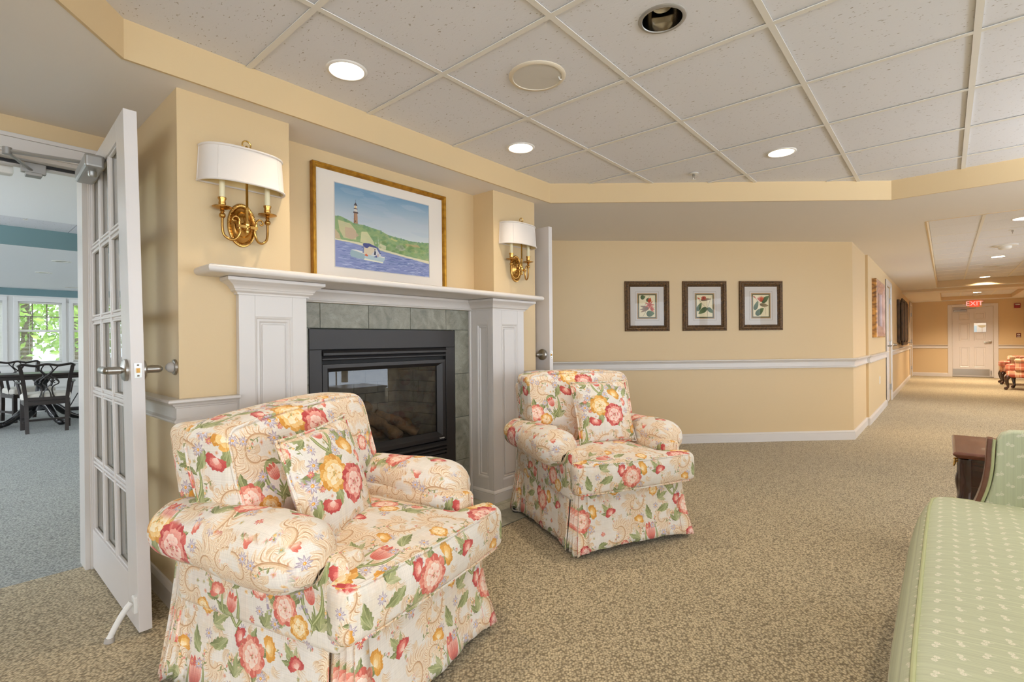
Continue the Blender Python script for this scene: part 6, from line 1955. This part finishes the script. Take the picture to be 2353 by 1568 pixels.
for i, (a, b_) in enumerate(WIN):
    wn_ = struct(MB().box(a - .055, a, YWN - .025, YWN + .02, .80, 1.93).box(b_, b_ + .055, YWN - .025, YWN + .02, .80, 1.93).box(a - .055, b_ + .055, YWN - .028, YWN + .02, 1.888, 1.965).box(a - .07, b_ + .07, YWN - .06, YWN + .05, .815, .845), 'window_%d' % (i + 1), M['dining_wall'], bevel=.004)
    for z0, z1, nm in ((.845, 1.40, 'lower_sash'), (1.385, 1.888, 'upper_sash')):
        f = .028; dy_ = .06 if nm == 'lower_sash' else .09
        MB().box(a, a + f, YWN + dy_, YWN + dy_ + .03, z0, z1).box(b_ - f, b_, YWN + dy_, YWN + dy_ + .03, z0, z1).box(a + f, b_ - f, YWN + dy_, YWN + dy_ + .03, z0, z0 + f).box(a + f, b_ - f, YWN + dy_, YWN + dy_ + .03, z1 - f, z1).build(nm, M['dining_wall'], wn_)
        MB().box(a + f, b_ - f, YWN + dy_ + .012, YWN + dy_ + .016, z0 + f, z1 - f).build('pane', M['dimmed_glass'], wn_)
    g = MB()
    for k in (1, 2):
        xx = a + (b_ - a) * k / 3; g.box(xx - .008, xx + .008, YWN + .088, YWN + .100, 1.40, 1.87)
    g.box(a + .02, b_ - .02, YWN + .088, YWN + .100, 1.628, 1.644)
    g.build('grille', M['fence'], wn_)
    bl_ = MB()
    for k in range(46):
        z = .86 + k * .0225
        if z > 1.87: break
        bl_.hexa([(a + .006, YWN + .022, z), (b_ - .006, YWN + .022, z), (b_ - .006, YWN + .046, z + .0035), (a + .006, YWN + .046, z + .0035)], [(a + .006, YWN + .022, z + .001), (b_ - .006, YWN + .022, z + .001), (b_ - .006, YWN + .046, z + .0045), (a + .006, YWN + .046, z + .0045)])
    bl_.build('blind', M['blind'], wn_, kind='stuff')
    MB().box(a + .004, b_ - .004, YWN + .015, YWN + .05, 1.862, 1.886).cyl((a + .14, YWN + .02, 1.0), (a + .14, YWN + .02, 1.87), .002, n=6).build('headrail', M['blind'], wn_)

# pierced-splat dining chair
def dining_chair(label, x, y, rz):
    c = thing('dining_chair', label, 'chair', (x, y, 0), rz, 'carved dining chairs round the pedestal table')
    WD = M['wood_chair']
    weld(rounded_box(.255, .225, .045, .03, 6, lambda p: Vector((p.x * (1 - .16 * sst(-.1, .25, p.y)), p.y - .02, p.z + .455 + .015 * (1 - (p.x / .26) ** 2) * (p.z > 0)))).build('seat', M['seat_cream'], c))
    MB().box(-.25, .25, -.235, -.21, .36, .43).box(-.21, .21, .19, .215, .36, .43).hexa([(-.25, -.22, .36), (-.225, -.22, .36), (-.195, .20, .36), (-.22, .20, .36)], [(-.25, -.22, .43), (-.225, -.22, .43), (-.195, .20, .43), (-.22, .20, .43)]).hexa([(.25, -.22, .36), (.225, -.22, .36), (.195, .20, .36), (.22, .20, .36)], [(.25, -.22, .43), (.225, -.22, .43), (.195, .20, .43), (.22, .20, .43)]).build('seat_frame', WD, c, bevel=.003)
    for sd in (-1, 1):
        MB().box(sd * .23 - .024, sd * .23 + .024, -.235, -.187, 0, .40).build('leg', WD, c, bevel=.004)
        MB().ring([[(sd * a + b_ * .020, yy + d_ * .020, z) for b_, d_ in ((-1, -1), (1, -1), (1, 1), (-1, 1))] for a, yy, z in ((.19, .245, 0), (.195, .215, .25), (.20, .205, .44), (.222, .225, .66), (.255, .27, .875))]).build('leg', WD, c, smooth=True, angle=40)
        MB().tube([(sd * .235, -.10, .42), (sd * .262, -.11, .56), (sd * .275, -.115, .645)], .017, 8).tube(bez([(sd * .27, -.17, .648), (sd * .285, -.10, .655), (sd * .275, .05, .650), (sd * .235, .225, .655)], 5), .020, 8, flat=.7).build('armrest', WD, c, smooth=True)
        MB().box(sd * .22 - .012, sd * .22 + .012, -.20, .22, .13, .16).build('stretcher', WD, c)
    MB().box(-.215, .215, .0, .024, .13, .158).build('stretcher', WD, c)
    MB().tube(bez([(-.275, .272, .865), (-.235, .274, .895), (-.12, .272, .875), (-.06, .270, .885), (0, .270, .895), (.06, .270, .885), (.12, .272, .875), (.235, .274, .895), (.275, .272, .865)], 5), .021, 8, flat=.75).build('crest_rail', WD, c, smooth=True)
    sp_ = MB()
    def yb(z): return .208 + .06 * (z - .44) / .43
    def strip(pts, r_): sp_.tube(bez([(a, yb(z), z) for a, z in pts], 6), r_, 6, flat=.55)
    for sd in (-1, 1):
        strip([(sd * .115, .875), (sd * .06, .80), (sd * .035, .74), (sd * .10, .69), (sd * .115, .64), (sd * .06, .60), (sd * .05, .54), (sd * .075, .44)], .013)
        strip([(sd * .03, .88), (sd * .055, .82), (sd * .015, .765), (sd * -.035, .72), (sd * -.075, .67)], .012)
        strip([(sd * .012, .70), (sd * .045, .645), (sd * .005, .59), (sd * -.03, .52), (sd * -.04, .44)], .011)
        strip([(sd * .11, .66), (sd * .085, .685), (sd * .062, .665), (sd * .080, .645)], .009)
    sp_.build('splat', WD, c, smooth=True)
    MB().box(-.20, .20, .195, .222, .415, .462).build('shoe_rail', WD, c, bevel=.004)
    return c
dining_chair('carved dark dining chair with its back to the doorway', .945, 9.17, R(176))
dining_chair('carved dark dining chair on the far side of the pedestal table, facing the doorway', .88, 10.66, R(18))
dining_chair('carved dining chair cut off by the left frame edge', .10, 9.75, R(80))
dining_chair('carved dining chair mostly hidden behind the open glazed door', 1.97, 10.15, R(-80))
dt = thing('dining_table', 'dark pedestal dining table in front of the windows', 'table', (.98, 9.98, 0))
MB().box(-.62, .62, -.36, .36, .715, .745).build('table_top', M['wood_chair'], dt, bevel=.008, seg=3)
MB().box(-.50, .50, -.26, .26, .66, .715).build('apron', M['wood_chair'], dt)
MB().lathe([(.12, .20), (.10, .26), (.075, .30), (.095, .36), (.075, .44), (.062, .58), (.085, .62), (.11, .66)], 20).build('pedestal', M['black_wood'], dt, smooth=True)
for k in range(4):
    a = R(20) + k * math.pi / 2
    c_, s_ = math.cos(a), math.sin(a)
    lg = MB().tube(bez([(0, 0, .27), (.14 * c_, .14 * s_, .26), (.28 * c_, .28 * s_, .14), (.40 * c_, .40 * s_, .06), (.46 * c_, .46 * s_, .05)], 5), [.06] * 6 + [.052] * 5 + [.042] * 5 + [.038] * 5, 10)
    lg.sphere((.47 * c_, .47 * s_, .045), .045, 10, 1.2, 1.2, 1)
    lg.build('leg', M['black_wood'], dt, smooth=True, angle=60)
rt = thing('router', 'black box with two raised antennas on the floor under the dining windows', 'router', (1.60, 11.55, 0))
MB().box(-.15, .15, -.06, .06, 0, .055).build('body', M['black'], rt, bevel=.008)
for x0, x1 in ((-.12, .0), (.13, .09)):
    MB().cyl((x0, 0, .05), (x1, 0, .30), .008, n=8).build('antenna', M['black'], rt)
rt2 = thing('cable_box', 'low black floor bar with a short post left of the router', 'box', (1.28, 11.62, 0))
MB().box(-.10, .14, -.03, .03, 0, .03).build('body', M['black'], rt2, bevel=.006)
MB().cyl((-.07, 0, .03), (-.07, 0, .20), .010, n=8).build('post', M['black'], rt2)

# ------------------------------------------------------------------ garden outside the dining windows
struct(MB().box(-30, 40, 12.0, 60, -.5, -.35), 'ground', M['lawn'])
def tree(x, y, h, r_, seed, label):
    t = thing('tree', label, 'tree', (x, y, -.35), group='trees outside the dining windows')
    rr = random.Random(seed)
    MB().tube([(0, 0, 0), (.1, 0, h * .4), (-.05, .1, h * .75)], [.16, .12, .06], 8).build('trunk', M['bark'], t, smooth=True)
    mb = MB()
    for k in range(1500):
        while True:
            p = Vector((rr.uniform(-1, 1), rr.uniform(-1, 1), rr.uniform(-1, 1)))
            if .35 < p.length < 1: break
        p = Vector((p.x * r_, p.y * r_, h * .62 + p.z * h * .45))
        a = Vector((rr.gauss(0, 1), rr.gauss(0, 1), rr.gauss(0, 1))).normalized(); b_ = a.orthogonal().normalized()
        s_ = rr.uniform(.09, .17)
        mb.add([p - a * s_, p + b_ * s_ * .5, p + a * s_, p - b_ * s_ * .5], [(0, 1, 2, 3)])
    mb.build('foliage', M['leaf'], t, kind='stuff')
for i, (x, y, h, r_, lab) in enumerate(((-2.6, 21.5, 5.5, 2.0, 'leafy green tree seen in the left dining window'), (1.6, 20.2, 5.2, 1.95, 'leafy green tree behind the middle dining window'), (5.8, 21.0, 6.0, 2.1, 'leafy green tree behind the right dining window'), (3.6, 27, 7, 2.9, 'tall tree farther back in the garden'), (-2.4, 28, 7, 2.9, 'second tall tree far back in the garden'), (9.8, 27, 7, 2.9, 'third tall tree at the right of the garden'))):
    tree(x, y, h, r_, 40 + i, lab)
fn = thing('garden_fence', 'low wooden rail fence across the garden', 'fence', (3, 17.5, -.35))
for z in (.55, .95): MB().box(-7, 7, -.03, .03, z, z + .12).build('rail', M['fence'], fn)
for k in range(8): MB().box(-6.3 + k * 1.8, -6.15 + k * 1.8, -.06, .06, 0, 1.2).build('post', M['fence'], fn)
